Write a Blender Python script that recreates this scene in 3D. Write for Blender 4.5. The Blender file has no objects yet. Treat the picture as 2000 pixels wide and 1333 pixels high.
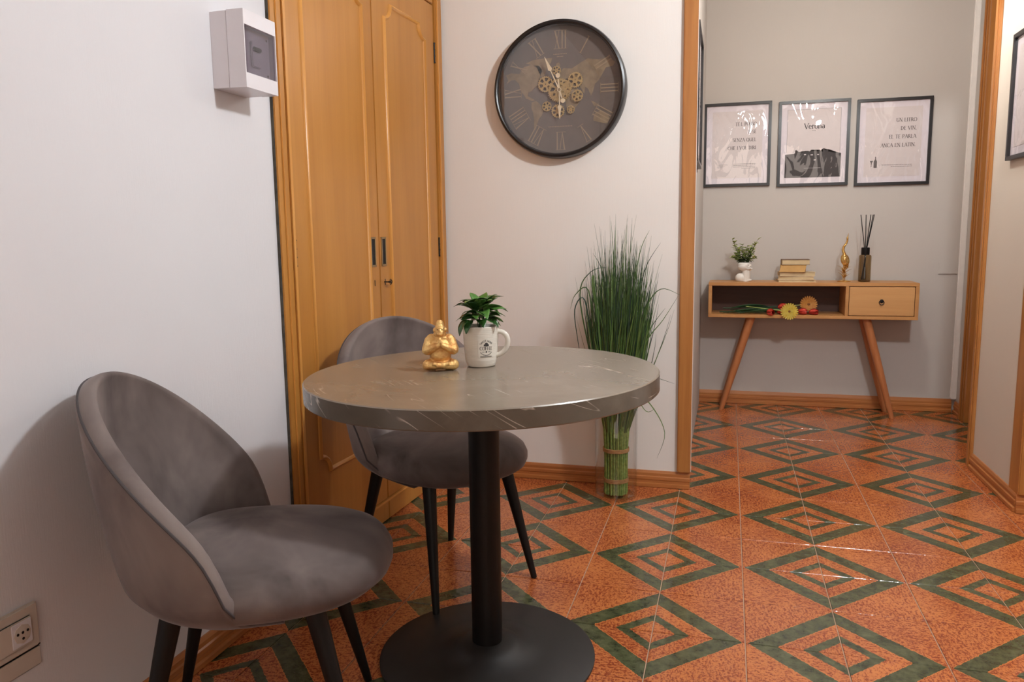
import bpy, bmesh, math, random
from mathutils import Vector, Matrix
R_ = random.Random(7)
PI = math.pi
scn = bpy.context.scene
COL = scn.collection

# ---------------------------------------------------------------- camera, world, lights, exposure
cam_d = bpy.data.cameras.new('camera'); cam = bpy.data.objects.new('camera', cam_d); COL.objects.link(cam)
cam_d.sensor_width = 36.0; cam_d.lens = 1517.66 * 36 / 2000; cam_d.clip_start = 0.05
PITCH, ROLL, YAW = 0.135, -0.013, -0.272
fwd = Vector((math.sin(YAW) * math.cos(PITCH), math.cos(YAW) * math.cos(PITCH), -math.sin(PITCH)))
rt = Vector((math.cos(YAW), -math.sin(YAW), 0)); up = rt.cross(fwd)
rt2 = rt * math.cos(ROLL) + up * math.sin(ROLL); up2 = -rt * math.sin(ROLL) + up * math.cos(ROLL)
M = Matrix((rt2, up2, -fwd)).transposed().to_4x4(); M.translation = Vector((-0.068, -2.076, 1.106))
cam.matrix_world = M
scn.camera = cam
scn.view_settings.view_transform = 'Standard'; scn.view_settings.look = 'None'
scn.view_settings.exposure = 0.0; scn.view_settings.gamma = 1.0
scn.view_settings.use_curve_mapping = False
w = bpy.data.worlds.new('world'); scn.world = w; w.use_nodes = True
w.node_tree.nodes['Background'].inputs[0].default_value = (0.9, 0.88, 0.9, 1)
w.node_tree.nodes['Background'].inputs[1].default_value = 0.008

def point_light(name, loc, power, col, rad):
    d = bpy.data.lights.new(name, 'POINT'); d.energy = power; d.color = col; d.shadow_soft_size = rad
    o = bpy.data.objects.new(name, d); o.location = loc; COL.objects.link(o); return o
def area_light(name, loc, power, col, sx, sy, rot=(0, 0, 0)):
    d = bpy.data.lights.new(name, 'AREA'); d.energy = power; d.color = col; d.shape = 'RECTANGLE'; d.size = sx; d.size_y = sy
    o = bpy.data.objects.new(name, d); o.location = loc; o.rotation_euler = rot; COL.objects.link(o); return o
LAMP = (0.72, -0.36, 2.44)
HALL = (0.52, 1.80, 2.28)
point_light('room_bulb', LAMP, 116, (0.95, 1.0, 1.03), 0.085)
point_light('hall_bulb', HALL, 29, (1.0, 0.98, 0.93), 0.06)
for _p, _e in (((1.48, -.50, 2.30), 2.5), ((.14, -.50, 2.26), 2.5)): point_light('added_glare_light', _p, _e, (0.95, 1.0, 1.03), 0.05)  # two added lights without fixtures, placed for glare streaks on the posters
area_light('added_fill_behind', (0.1, -3.45, 1.5), 17, (1.0, 0.86, 0.74), 1.8, 1.4, (-PI / 2, 0, 0)).rotation_euler = (PI / 2, 0, 0)  # soft warm fill added behind the camera, no window there

# ---------------------------------------------------------------- materials
def srgb(r, g, b):
    f = lambda c: (c / 255 / 12.92) if c / 255 <= .04045 else ((c / 255 + .055) / 1.055) ** 2.4
    return (f(r), f(g), f(b), 1)
class NT:
    def __init__(s, name):
        s.m = bpy.data.materials.new(name); s.m.use_nodes = True; s.t = s.m.node_tree; s.n = s.t.nodes; s.b = s.n['Principled BSDF']
    def node(s, typ, **kw):
        n = s.n.new(typ)
        for k, v in kw.items():
            if k in n.inputs.keys() if isinstance(k, str) else False: n.inputs[k].default_value = v
            else: setattr(n, k, v)
        return n
    def link(s, a, b): s.t.links.new(a, b)
    def coord(s, scale=(1, 1, 1), kind='Object', rot=(0, 0, 0)):
        tc = s.n.new('ShaderNodeTexCoord'); m0 = s.n.new('ShaderNodeMapping'); m0.inputs['Rotation'].default_value = rot; s.link(tc.outputs[kind], m0.inputs[0])
        mp = s.n.new('ShaderNodeMapping'); mp.inputs['Scale'].default_value = scale
        s.link(m0.outputs[0], mp.inputs[0]); return mp.outputs[0]
    def noise(s, vec, scale=5, detail=4, rough=.55, dist=0):
        n = s.n.new('ShaderNodeTexNoise'); s.link(vec, n.inputs['Vector']); n.inputs['Scale'].default_value = scale
        n.inputs['Detail'].default_value = detail; n.inputs['Roughness'].default_value = rough; n.inputs['Distortion'].default_value = dist
        return n.outputs[0]
    def ramp(s, fac, stops, interp='LINEAR'):
        r = s.n.new('ShaderNodeValToRGB'); e = r.color_ramp.elements; r.color_ramp.interpolation = interp
        while len(e) < len(stops): e.new(.5)
        for i, (p, c) in enumerate(stops): e[i].position = p; e[i].color = c if len(c) == 4 else (*c, 1)
        s.link(fac, r.inputs[0]); return r.outputs[0]
    def mix(s, fac, a, b, mode='MIX'):
        n = s.n.new('ShaderNodeMix'); n.data_type = 'RGBA'; n.blend_type = mode
        for sock, v in ((n.inputs[0], fac), (n.inputs[6], a), (n.inputs[7], b)):
            if hasattr(v, 'is_output') or isinstance(v, bpy.types.NodeSocket): s.link(v, sock)
            else: sock.default_value = v
        return n.outputs[2]
    def math(s, op, a, b=0.0, c=None):
        n = s.n.new('ShaderNodeMath'); n.operation = op
        for i, v in enumerate((a, b) if c is None else (a, b, c)):
            if isinstance(v, bpy.types.NodeSocket): s.link(v, n.inputs[i])
            else: n.inputs[i].default_value = v
        return n.outputs[0]
    def bump(s, h, strength=.2, dist=.01):
        n = s.n.new('ShaderNodeBump'); s.link(h, n.inputs['Height']); n.inputs['Strength'].default_value = strength; n.inputs['Distance'].default_value = dist
        s.link(n.outputs[0], s.b.inputs['Normal']); return n.outputs[0]
    def set(s, **kw):
        for k, v in kw.items():
            i = s.b.inputs[k.replace('_', ' ')]
            if isinstance(v, bpy.types.NodeSocket): s.link(v, i)
            else: i.default_value = v
        return s.m
def plain(name, c, rough=.5, metal=0.0, var=.06, **kw):
    t = NT(name); v = t.coord(); n = t.noise(v, 30, 3)
    d = tuple(x * (1 - var) for x in c[:3]) + (1,); u = tuple(min(1, x * (1 + var)) for x in c[:3]) + (1,)
    t.set(Base_Color=t.ramp(n, [(.3, d), (.7, u)]), Roughness=rough, Metallic=metal)
    for k, v_ in kw.items(): t.b.inputs[k.replace('_', ' ')].default_value = v_
    return t.m
def wall_mat(name, c, bs=.25):
    t = NT(name); v = t.coord(kind='Object')
    a = t.noise(v, 1.3, 3); f1 = t.noise(v, 260, 2); 
    vs = t.coord((300, 300, 14)); f2 = t.noise(vs, 1, 2)
    d = tuple(x * .955 for x in c[:3]) + (1,)
    t.set(Base_Color=t.ramp(a, [(.3, d), (.7, c)]), Roughness=.72)
    t.bump(t.math('ADD', t.math('MULTIPLY', f1, .5), f2), bs, .0012)
    return t.m
def wood(name, c1, c2, c3, axis='z', s=1.0, rough=.38, gstr=.08, coat=.0):
    t = NT(name)
    st = {'x': (.9, 14, 14), 'y': (14, .9, 14), 'z': (14, 14, .9)}[axis]
    v = t.coord(tuple(k * s for k in st)); n1 = t.noise(v, 1.2, 6, .6, .6)
    st2 = {'x': (3, 160, 160), 'y': (160, 3, 160), 'z': (160, 160, 3)}[axis]
    v2 = t.coord(tuple(k * s for k in st2)); n2 = t.noise(v2, 1, 3, .6)
    col = t.ramp(n1, [(.28, c1), (.5, c2), (.74, c3)])
    col = t.mix(t.math('MULTIPLY', n2, .28), col, tuple(x * .62 for x in c1[:3]) + (1,))
    t.set(Base_Color=col, Roughness=rough); t.b.inputs['Coat Weight'].default_value = coat; t.b.inputs['Coat Roughness'].default_value = .2
    t.bump(n2, gstr, .002); return t.m

MT = {}
MT['wall'] = wall_mat('white_wall_paint', (0.75, 0.735, 0.76, 1))
MT['clockwall'] = wall_mat('ivory_wall_paint', (0.89, 0.85, 0.81, 1))
MT['backwall'] = wall_mat('beige_grey_wallpaper', (0.55, 0.50, 0.46, 1), .3)
MT['ceil'] = wall_mat('ceiling_paint', (0.62, 0.60, 0.58, 1), .05)
MT['wall2'] = wall_mat('tan_wall_paint', (0.42, 0.36, 0.31, 1))
MT['hallwall'] = wall_mat('hall_paint_brightened', (0.70, 0.62, 0.53, 1), .3)  # lightened beyond the other hall walls, standing in for missing light
MT['ward'] = wood('varnished_honey_wood', srgb(178, 117, 50), srgb(190, 129, 58), srgb(200, 139, 66), 'z', .6, .36, .05)
MT['ward_m'] = wood('pale_moulding_wood', srgb(206, 140, 66), srgb(216, 152, 76), srgb(222, 160, 84), 'z', 1, .3, .05)
MT['case'] = wood('casing_wood', srgb(166, 104, 50), srgb(182, 120, 60), srgb(194, 133, 70), 'z', 1.3, .33, .1)
MT['base_x'] = wood('baseboard_wood_across', srgb(166, 100, 54), srgb(184, 116, 62), srgb(198, 130, 74), 'x', 1.3, .35, .1)
MT['base_y'] = wood('baseboard_wood_along', srgb(166, 100, 54), srgb(184, 116, 62), srgb(198, 130, 74), 'y', 1.3, .35, .1)
MT['oak'] = wood('console_oak', srgb(184, 126, 72), srgb(200, 144, 86), srgb(212, 158, 100), 'x', .8, .42, .08)
MT['oak_d'] = wood('drawer_oak', srgb(194, 138, 84), srgb(210, 156, 98), srgb(220, 168, 110), 'x', .5, .42, .08)
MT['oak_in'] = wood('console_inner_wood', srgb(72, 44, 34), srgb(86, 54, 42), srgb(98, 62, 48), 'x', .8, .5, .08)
MT['oak_l'] = wood('console_leg_wood', srgb(170, 102, 60), srgb(188, 118, 72), srgb(200, 130, 82), 'z', 1.2, .4, .08)
MT['black'] = plain('matt_black_metal', (.0045, .004, .004, 1), .45, Specular_IOR_Level=.35)
MT['blackbase'] = plain('black_cast_iron', (.016, .0145, .014, 1), .5, Specular_IOR_Level=.4)
MT['frame'] = plain('black_frame_wood', (.016, .013, .013, 1), .3)
MT['white_pl'] = plain('white_plastic', (.76, .72, .75, 1), .3, var=.01)
MT['ivory_pl'] = plain('ivory_plastic', (.62, .54, .47, 1), .35, var=.02)
MT['dark'] = plain('dark_void', (.006, .005, .005, 1), .6)
MT['brass'] = plain('aged_brass', (.42, .31, .17, 1), .35, 1.0)
MT['steel'] = plain('dull_steel', (.3, .27, .24, 1), .4, 1.0)
MT['grout'] = plain('grout_cement', (.50, .33, .22, 1), .7)
MT['caulk'] = plain('cracked_edge_filler', (.07, .06, .045, 1), .8, var=.5)
MT['pot'] = plain('white_glazed_ceramic', (.78, .74, .68, 1), .12, var=.02)
MT['mugc'] = plain('cream_white_stoneware', (.74, .69, .61, 1), .22, var=.02)
MT['soil'] = plain('dark_soil', (.03, .02, .014, 1), .9, var=.4)
MT['trimw'] = plain('white_corner_trim', (.85, .80, .76, 1), .4, var=.02)

# floor tiles : local coords, green corner at the origin, tile spans 0..S
S = 0.25
def tile_material(world_space=False):
    t = NT('glazed_rhomb_tile_field' if world_space else 'glazed_rhomb_tile')
    tc = t.n.new('ShaderNodeTexCoord'); sp = t.n.new('ShaderNodeSeparateXYZ'); t.link(tc.outputs['Object'], sp.inputs[0])
    if world_space:
        def tri(sock, off):   # distance to nearest green centre (period 2 tiles)
            a = t.math('ADD', t.math('DIVIDE', sock, S), off)
            return t.math('ABSOLUTE', t.math('SUBTRACT', t.math('FLOORED_MODULO', a, 2.0), 1.0))
        d = t.math('ADD', tri(sp.outputs[0], 0.0), tri(sp.outputs[1], 1.0))
    else:
        d = t.math('ADD', t.math('ABSOLUTE', t.math('DIVIDE', sp.outputs[0], S)), t.math('ABSOLUTE', t.math('DIVIDE', sp.outputs[1], S)))
    g = t.n.new('ShaderNodeNewGeometry')
    wv = t.n.new('ShaderNodeMapping'); wv.inputs['Scale'].default_value = (1, 1, 1); t.link(g.outputs['Position'], wv.inputs[0])
    wv = wv.outputs[0]
    edge = t.noise(wv, 110, 3, .6)
    d = t.math('ADD', d, t.math('MULTIPLY', t.math('SUBTRACT', edge, .5), .06))
    def band(a, b):
        return t.math('MULTIPLY', t.math('GREATER_THAN', d, a), t.math('LESS_THAN', d, b))
    green = t.math('ADD', band(.665, .975), band(.255, .41))
    halo = t.math('ADD', band(.652, .665), band(.975, .985))
    ns = t.coord((34, 95, 40)); sp1 = t.noise(ns, 1.5, 5, .75)
    nb = t.noise(wv, 4.5, 4, .6); ns2 = t.noise(wv, 150, 3, .7)
    orange = t.mix(nb, srgb(184, 101, 53), srgb(206, 127, 71))
    comb = t.math('ADD', t.math('MULTIPLY', sp1, .5), t.math('ADD', t.math('MULTIPLY', ns2, .42), t.math('MULTIPLY', nb, -.14)))
    orange = t.mix(t.ramp(comb, [(.372, (0, 0, 0)), (.43, (.85, .85, .85))]), orange, srgb(122, 45, 30))
    grn = t.mix(t.ramp(t.noise(wv, 26, 5, .7), [(.35, (0, 0, 0)), (.7, (1, 1, 1))]), srgb(50, 54, 34), srgb(96, 98, 68))
    col = t.mix(green, t.mix(halo, orange, srgb(205, 120, 62)), grn)
    t.set(Base_Color=col, Roughness=t.math('ADD', .09, t.math('MULTIPLY', t.noise(wv, 9, 3), .12)))
    t.b.inputs['Specular IOR Level'].default_value = .55
    h = t.math('ADD', t.math('MULTIPLY', t.noise(wv, 70, 2), .9), t.math('MULTIPLY', t.noise(wv, 9, 2), 1.6))
    t.bump(h, .30, .004)
    return t.m
MT['tile'] = tile_material(); MT['tilefield'] = tile_material(True)

def velvet():
    t = NT('grey_velvet'); v = t.coord((1, 1, .8)); a = t.noise(v, 4.5, 4, .55, .5); b = t.noise(v, 900, 2)
    vs = t.coord((60, 9, 9)); c = t.noise(vs, 1, 4, .6, .6)
    t.set(Base_Color=t.ramp(a, [(.3, srgb(74, 66, 64)), (.5, srgb(108, 97, 94)), (.7, srgb(134, 122, 117))]), Roughness=.85)
    t.b.inputs['Sheen Weight'].default_value = .28; t.b.inputs['Sheen Roughness'].default_value = .35
    t.b.inputs['Sheen Tint'].default_value = (.75, .70, .72, 1); t.b.inputs['Specular IOR Level'].default_value = .15
    t.bump(t.math('ADD', t.math('MULTIPLY', b, .12), t.math('MULTIPLY', c, .5)), .12, .006)
    return t.m
MT['velvet'] = velvet()
MT['velvet_d'] = plain('grey_piping_velvet', srgb(70, 64, 65), .8)
def stone(name, a, b, c, vein=.5, vsc=(1.0, 17, 17), vrot=(0, 0, -.75), mk=.53, vw=.010):
    t = NT(name); v = t.coord((1, 1, 1), rot=(0, 0, .5)); n = t.noise(v, 3.2, 6, .6, .8); f = t.noise(v, 60, 4, .7)
    vs = t.coord((5, 46, 30), rot=(0, 0, .15)); sk = t.noise(vs, 1, 5, .6, .5)
    col = t.ramp(n, [(.3, a), (.55, b), (.75, c)])
    col = t.mix(t.math('MULTIPLY', sk, .35), col, c)
    # thin pale scratches
    wv = t.n.new('ShaderNodeTexNoise'); t.link(t.coord(vsc, rot=vrot), wv.inputs['Vector']); wv.inputs['Scale'].default_value = 1.3; wv.inputs['Detail'].default_value = 1
    vein_m = t.ramp(t.math('ABSOLUTE', t.math('SUBTRACT', wv.outputs[0], .5)), [(0.0, (1, 1, 1)), (vw, (0, 0, 0))])
    msk = t.ramp(t.noise(v, 8, 2), [(mk, (0, 0, 0)), (mk + .13, (vein, vein, vein))])
    mm = t.mix(1.0, vein_m, msk, 'MULTIPLY')
    col = t.mix(mm, col, srgb(205, 190, 175))
    t.set(Base_Color=col, Roughness=t.math('ADD', .22, t.math('MULTIPLY', f, .05))); t.b.inputs['Specular IOR Level'].default_value = .75
    t.bump(f, .02, .0008); return t.m
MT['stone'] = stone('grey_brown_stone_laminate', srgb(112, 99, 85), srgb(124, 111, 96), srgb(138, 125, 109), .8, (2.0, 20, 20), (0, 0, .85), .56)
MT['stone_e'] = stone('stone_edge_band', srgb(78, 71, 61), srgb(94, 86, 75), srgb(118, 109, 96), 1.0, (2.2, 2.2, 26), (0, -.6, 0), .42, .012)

def gold(name, c, c2, rough=.32, bscale=160, bstr=.5):
    t = NT(name); v = t.coord(); n = t.noise(v, 45, 4, .6); f = t.noise(v, bscale, 4, .7)
    t.set(Base_Color=t.ramp(n, [(.35, c), (.65, c2)]), Metallic=.75, Roughness=t.math('ADD', rough - .08, t.math('MULTIPLY', f, .2)))
    t.bump(f, bstr, .0025); return t.m
MT['gold'] = gold('crackled_gold_leaf', srgb(206, 146, 84), srgb(244, 206, 136), .32, 140, 1.0)
MT['gold_s'] = gold('polished_gold', srgb(190, 130, 60), srgb(240, 205, 130), .14, 60, .08)
MT['gearm'] = plain('antique_gold_gear', (.50, .35, .15, 1), .42, .5)
MT['numm'] = plain('faded_gold_print', (.34, .25, .16, 1), .5)
MT['mapm'] = plain('faded_map_print', (.26, .19, .115, 1), .6, var=.25)
MT['facem'] = plain('taupe_clock_face', (.15, .118, .10, 1), .5, var=.08)
MT['handm'] = plain('champagne_hand', (.82, .68, .46, 1), .3, .3)

def leafmat(name, c1, c2, rough=.3, sc=30):
    t = NT(name); v = t.coord(); n = t.noise(v, sc, 3)
    t.set(Base_Color=t.ramp(n, [(.3, c1), (.7, c2)]), Roughness=rough); return t.m
MT['leaf'] = leafmat('glossy_dark_leaf', srgb(24, 50, 22), srgb(52, 92, 40), .22)
MT['leaf2'] = leafmat('glossy_mid_leaf', srgb(48, 92, 36), srgb(92, 134, 62), .28)
MT['leaf3'] = leafmat('dark_stem_leaf', srgb(22, 52, 26), srgb(34, 74, 36), .5)
MT['sprig'] = leafmat('pale_sprig_leaf', srgb(138, 156, 74), srgb(190, 200, 122), .5)
MT['sprigd'] = leafmat('dark_sprig_leaf', srgb(38, 52, 26), srgb(66, 86, 42), .5)
def grassmat():
    t = NT('grass_blade'); at = t.n.new('ShaderNodeAttribute'); at.attribute_name = 'shade'
    v = t.coord((90, 90, 6)); n = t.noise(v, 1, 3)
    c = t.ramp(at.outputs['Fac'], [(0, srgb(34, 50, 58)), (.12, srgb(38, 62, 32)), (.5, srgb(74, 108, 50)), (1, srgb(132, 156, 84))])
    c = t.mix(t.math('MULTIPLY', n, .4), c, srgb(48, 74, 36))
    t.set(Base_Color=c, Roughness=.45); return t.m
MT['grass'] = grassmat()
MT['stalk'] = leafmat('pale_green_stalk', srgb(96, 124, 56), srgb(146, 168, 92), .5, 90)
MT['twine'] = plain('jute_twine', srgb(168, 124, 78), .85, var=.2)
MT['tulip'] = leafmat('coral_red_petal', srgb(206, 48, 36), srgb(236, 96, 74), .45, 60)
MT['yel'] = leafmat('yellow_petal', srgb(240, 208, 60), srgb(250, 232, 120), .5, 80)
MT['ora'] = leafmat('orange_petal', srgb(226, 148, 56), srgb(240, 176, 84), .5, 80)
MT['disc'] = plain('brown_flower_disc', srgb(120, 72, 28), .8, var=.4)
MT['paper'] = plain('aged_page_edges', srgb(206, 182, 142), .85, var=.05)
MT['paper_t'] = plain('tan_page_edges', srgb(190, 146, 88), .85, var=.05)
MT['cover'] = plain('cream_cover', srgb(214, 192, 160), .6)
MT['cover_d'] = plain('brown_cover', srgb(110, 82, 60), .6)
def clear(name, col, rough=0.02, ior=1.45, alpha=None, tint=1):
    t = NT(name); t.set(Base_Color=col, Roughness=rough); t.b.inputs['Transmission Weight'].default_value = 1; t.b.inputs['IOR'].default_value = ior
    return t.m
def pane(name, gloss=.09, tint=(1, 1, 1, 1), wavy=0.0, rough=.0, fres=.7):
    """thin pane : transparent + fresnel gloss"""
    t = NT(name); out = t.n['Material Output']; t.n.remove(t.b)
    tr = t.n.new('ShaderNodeBsdfTransparent'); tr.inputs[0].default_value = tint
    gl = t.n.new('ShaderNodeBsdfGlossy'); gl.inputs['Roughness'].default_value = rough
    fr = t.n.new('ShaderNodeLayerWeight'); fr.inputs[0].default_value = .5
    fac = t.math('ADD', t.math('MULTIPLY', t.math('POWER', fr.outputs['Facing'], 4.0), fres), gloss)
    mx = t.n.new('ShaderNodeMixShader'); t.link(fac, mx.inputs[0]); t.link(tr.outputs[0], mx.inputs[1]); t.link(gl.outputs[0], mx.inputs[2])
    if wavy:
        v = t.coord((5.5, 2.2, 3.0)); n = t.noise(v, 1.7, 1.5, .4, 1.6)
        b = t.n.new('ShaderNodeBump'); b.inputs['Strength'].default_value = 1; b.inputs['Distance'].default_value = wavy
        t.link(n, b.inputs['Height']); t.link(b.outputs[0], gl.inputs['Normal'])
    t.link(mx.outputs[0], out.inputs[0]); return t.m
MT['glass'] = pane('clear_vase_glass', .05, (.985, .99, .985, 1))
MT['clockglass'] = pane('clock_glass', .10, (.97, .96, .96, 1))
MT['plasticpane'] = pane('wavy_poster_plastic', .045, (.98, .97, .98, 1), .0055, .012, .35)
MT['smoke'] = pane('smoky_panel_plastic', .08, (.66, .63, .67, 1))
MT['amber'] = pane('smoky_amber_glass', .06, (.62, .52, .36, 1))
MT['poster'] = plain('poster_paper', (.76, .70, .66, 1), .6, var=.02)
MT['mat'] = plain('poster_border_paper', (.82, .77, .78, 1), .6, var=.02)
MT['ink'] = plain('charcoal_ink', (.055, .05, .048, 1), .7)
MT['ink_g'] = plain('grey_ink', (.15, .135, .125, 1), .7)
MT['bulbg'] = None

# ---------------------------------------------------------------- mesh helpers
def link(name, me, mat, parent=None, loc=(0, 0, 0), rot=(0, 0, 0), smooth=None):
    o = bpy.data.objects.new(name, me); COL.objects.link(o)
    if mat is not None and not me.materials: me.materials.append(mat)
    o.location = loc; o.rotation_euler = rot
    if parent is not None: o.parent = parent
    if smooth is not None:
        for p in me.polygons: p.use_smooth = True
        if smooth < 3.1:
            me.set_sharp_from_angle(angle=smooth)
    return o
def bm_to(bm, name):
    me = bpy.data.meshes.new(name); bmesh.ops.recalc_face_normals(bm, faces=bm.faces[:]); bm.to_mesh(me); bm.free(); return me
def add_box(bm, c, s, rot=None, bev=0.0, seg=2):
    m = Matrix.Translation(c) @ (rot.to_4x4() if rot else Matrix()) @ Matrix.Diagonal((*s, 1))
    r = bmesh.ops.create_cube(bm, size=1, matrix=m)
    if bev:
        es = list({e for v in r['verts'] for e in v.link_edges})
        bmesh.ops.bevel(bm, geom=es, offset=bev, segments=seg, affect='EDGES', clamp_overlap=True)
def box(name, c, s, mat, parent=None, bev=0.0, seg=2, rot=None):
    """origin at box centre c (in parent space)"""
    bm = bmesh.new(); add_box(bm, (0, 0, 0), s, None, bev, seg)
    o = link(name, bm_to(bm, name), mat, parent, c, smooth=.6 if bev else None)
    if rot: o.rotation_euler = rot
    return o
def span(name, a, b, mat, parent=None, bev=0.0, seg=2):
    return box(name, tuple((a[i] + b[i]) / 2 for i in range(3)), tuple(abs(b[i] - a[i]) for i in range(3)), mat, parent, bev, seg)
def add_lathe(bm, prof, n=48, c=(0, 0, 0), closed_bottom=True, closed_top=True, sx=1, sy=1):
    rings = []
    for r, z in prof:
        rings.append([bm.verts.new((c[0] + sx * r * math.cos(2 * PI * i / n), c[1] + sy * r * math.sin(2 * PI * i / n), c[2] + z)) for i in range(n)])
    for a, b in zip(rings, rings[1:]):
        for i in range(n): bm.faces.new((a[i], a[(i + 1) % n], b[(i + 1) % n], b[i]))
    if closed_bottom: bm.faces.new(rings[0][::-1])
    if closed_top: bm.faces.new(rings[-1])
def lathe(name, prof, mat, parent=None, loc=(0, 0, 0), n=48, cb=True, ct=True, rot=(0, 0, 0), smooth=.7):
    bm = bmesh.new(); add_lathe(bm, prof, n, closed_bottom=cb, closed_top=ct)
    return link(name, bm_to(bm, name), mat, parent, loc, rot, smooth)
def add_tube(bm, pts, rad, n=10, cap=True):
    pts = [Vector(p) for p in pts]; rads = rad if isinstance(rad, (list, tuple)) else [rad] * len(pts)
    prev = None; nrm = None
    for i, p in enumerate(pts):
        d = (pts[min(i + 1, len(pts) - 1)] - pts[max(i - 1, 0)]).normalized()
        if nrm is None:
            nrm = d.orthogonal().normalized()
        else:
            nrm = (nrm - d * nrm.dot(d)); nrm = nrm.normalized() if nrm.length > 1e-6 else d.orthogonal().normalized()
        bi = d.cross(nrm)
        ring = [bm.verts.new(p + (nrm * math.cos(2 * PI * k / n) + bi * math.sin(2 * PI * k / n)) * rads[i]) for k in range(n)]
        if prev:
            for k in range(n): bm.faces.new((prev[k], prev[(k + 1) % n], ring[(k + 1) % n], ring[k]))
        elif cap: bm.faces.new(ring[::-1])
        prev = ring
    if cap: bm.faces.new(prev)
def tube(name, pts, rad, mat, parent=None, n=10, loc=(0, 0, 0)):
    bm = bmesh.new(); add_tube(bm, pts, rad, n); return link(name, bm_to(bm, name), mat, parent, loc, smooth=.9)
def add_prism(bm, poly, h, z0=0.0):
    a = [bm.verts.new((x, y, z0)) for x, y in poly]; b = [bm.verts.new((x, y, z0 + h)) for x, y in poly]
    n = len(poly)
    bm.faces.new(a[::-1]); bm.faces.new(b)
    for i in range(n): bm.faces.new((a[i], a[(i + 1) % n], b[(i + 1) % n], b[i]))
def add_ball(bm, c, r, rot=None, sub=3):
    m = Matrix.Translation(c) @ (rot.to_4x4() if rot else Matrix()) @ Matrix.Diagonal((*(r if isinstance(r, (tuple, list)) else (r, r, r)), 1))
    bmesh.ops.create_icosphere(bm, subdivisions=sub, radius=1, matrix=m)
def add_caps(bm, a, b, r1, r2, n=14):
    a = Vector(a); b = Vector(b); add_ball(bm, a, r1, sub=2); add_ball(bm, b, r2, sub=2); add_tube(bm, [a, b], [r1, r2], n)
def empty(name, loc, rz=0.0):
    o = bpy.data.objects.new(name, None); o.empty_display_size = .05; o.location = loc; o.rotation_euler = (0, 0, rz); COL.objects.link(o); return o
def tag(o, label, cat, group=None):
    o['label'] = label; o['category'] = cat
    if group: o['group'] = group
    return o
def thing(name, label, cat, loc, rz=0.0, group=None): return tag(empty(name, loc, rz), label, cat, group)
def struct(o): o['kind'] = 'structure'; return o
def remesh(o, voxel, smooth_it=6):
    m = o.modifiers.new('r', 'REMESH'); m.mode = 'VOXEL'; m.voxel_size = voxel; m.use_smooth_shade = True
    if smooth_it:
        s = o.modifiers.new('s', 'SMOOTH'); s.iterations = smooth_it; s.factor = .5
    return o

# ---------------------------------------------------------------- ROOM SHELL
XL, XW, YC, YB = -1.379, -1.33, 1.285, 3.125     # left wall, wardrobe face, clock wall face, hall back wall
XJ0, XJ1 = -0.235, 1.052                          # opening between room and hall
CZ = 2.70
def wallbox(name, a, b, mat): return struct(span(name, a, b, mat))
wallbox('wall_left', (XL - .12, -3.6, 0), (XL, -.0155 + .024, CZ), MT['wall'])
wallbox('wall_left_behind_wardrobe', (XL - .62, -.0155 + .024, 0), (XL - .5, 3.2, CZ), MT['wall']).name = 'wall_west'
wallbox('wall_clock', (XL - .5, YC, 0), (XJ0 - .012, YC + .10, CZ), MT['clockwall'])
wallbox('wall_lintel', (XJ0 - .012, YC, 2.16), (2.5, YC + .10, CZ), MT['clockwall'])
wallbox('wall_right_front', (XJ1 + .008, YC, 0), (2.5, YC + .10, 2.16), MT['clockwall']).name = 'wall_right_of_opening'
wallbox('wall_hall_left', (XL - .5, YC + .10, 0), (XJ0, YB, CZ), MT['backwall'])
wallbox('wall_back', (XL - .5, YB, 0), (2.5, YB + .1, CZ), MT['backwall'])
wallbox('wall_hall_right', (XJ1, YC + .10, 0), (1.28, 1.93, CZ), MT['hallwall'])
wallbox('wall_hall_corner', (1.285, 2.86, 0), (1.9, YB, CZ), MT['backwall'])
wallbox('wall_hall_lintel', (1.28, 1.93, 2.56), (1.38, 2.86, CZ), MT['backwall'])
wallbox('wall_side_room', (1.9, 1.385, 0), (2.0, YB, CZ), MT['wall'])
wallbox('wall_side_room_front', (1.28, 1.385, 0), (1.9, 1.93, CZ), MT['wall'])
wallbox('wall_right', (2.4, -3.6, 0), (2.5, YC, CZ), MT['wall2'])
wallbox('wall_behind', (XL - .12, -3.7, 0), (2.5, -3.6, CZ), MT['wall2'])
wallbox('ceiling', (XL - .62, -3.7, CZ), (2.5, YB + .1, CZ + .1), MT['ceil'])

# floor : grout bed + one object per tile
floor = struct(span('floor', (XL - .62, -3.7, -.06), (2.5, YB + .1, -.0035), MT['grout']))
fl_off = Vector(floor.location)
def tile_mesh():
    bm = bmesh.new(); g = .0016
    a = g; b = S - g; ch = .0012
    lo = [bm.verts.new((x, y, -.0036)) for x, y in ((a, a), (b, a), (b, b), (a, b))]
    mi = [bm.verts.new((x, y, -ch)) for x, y in ((a, a), (b, a), (b, b), (a, b))]
    tp = [bm.verts.new((x, y, 0)) for x, y in ((a + ch, a + ch), (b - ch, a + ch), (b - ch, b - ch), (a + ch, b - ch))]
    for p, q_ in ((lo, mi), (mi, tp)):
        for i in range(4): bm.faces.new((p[i], p[(i + 1) % 4], q_[(i + 1) % 4], q_[i]))
    bm.faces.new(tp); return bm_to(bm, 'tile')
TM = tile_mesh(); TM.materials.append(MT['tile'])
far_bm = bmesh.new()
def in_room(i, j):
    x, y = (i + .5) * S, (j + .5) * S
    if y < YC: return x > XL - .0 and x < 1.35
    if y > YB + .12: return False
    if y < 1.93: return XJ0 - .15 < x < XJ1 + .15
    return XJ0 - .15 < x < 1.28 + .25
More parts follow.
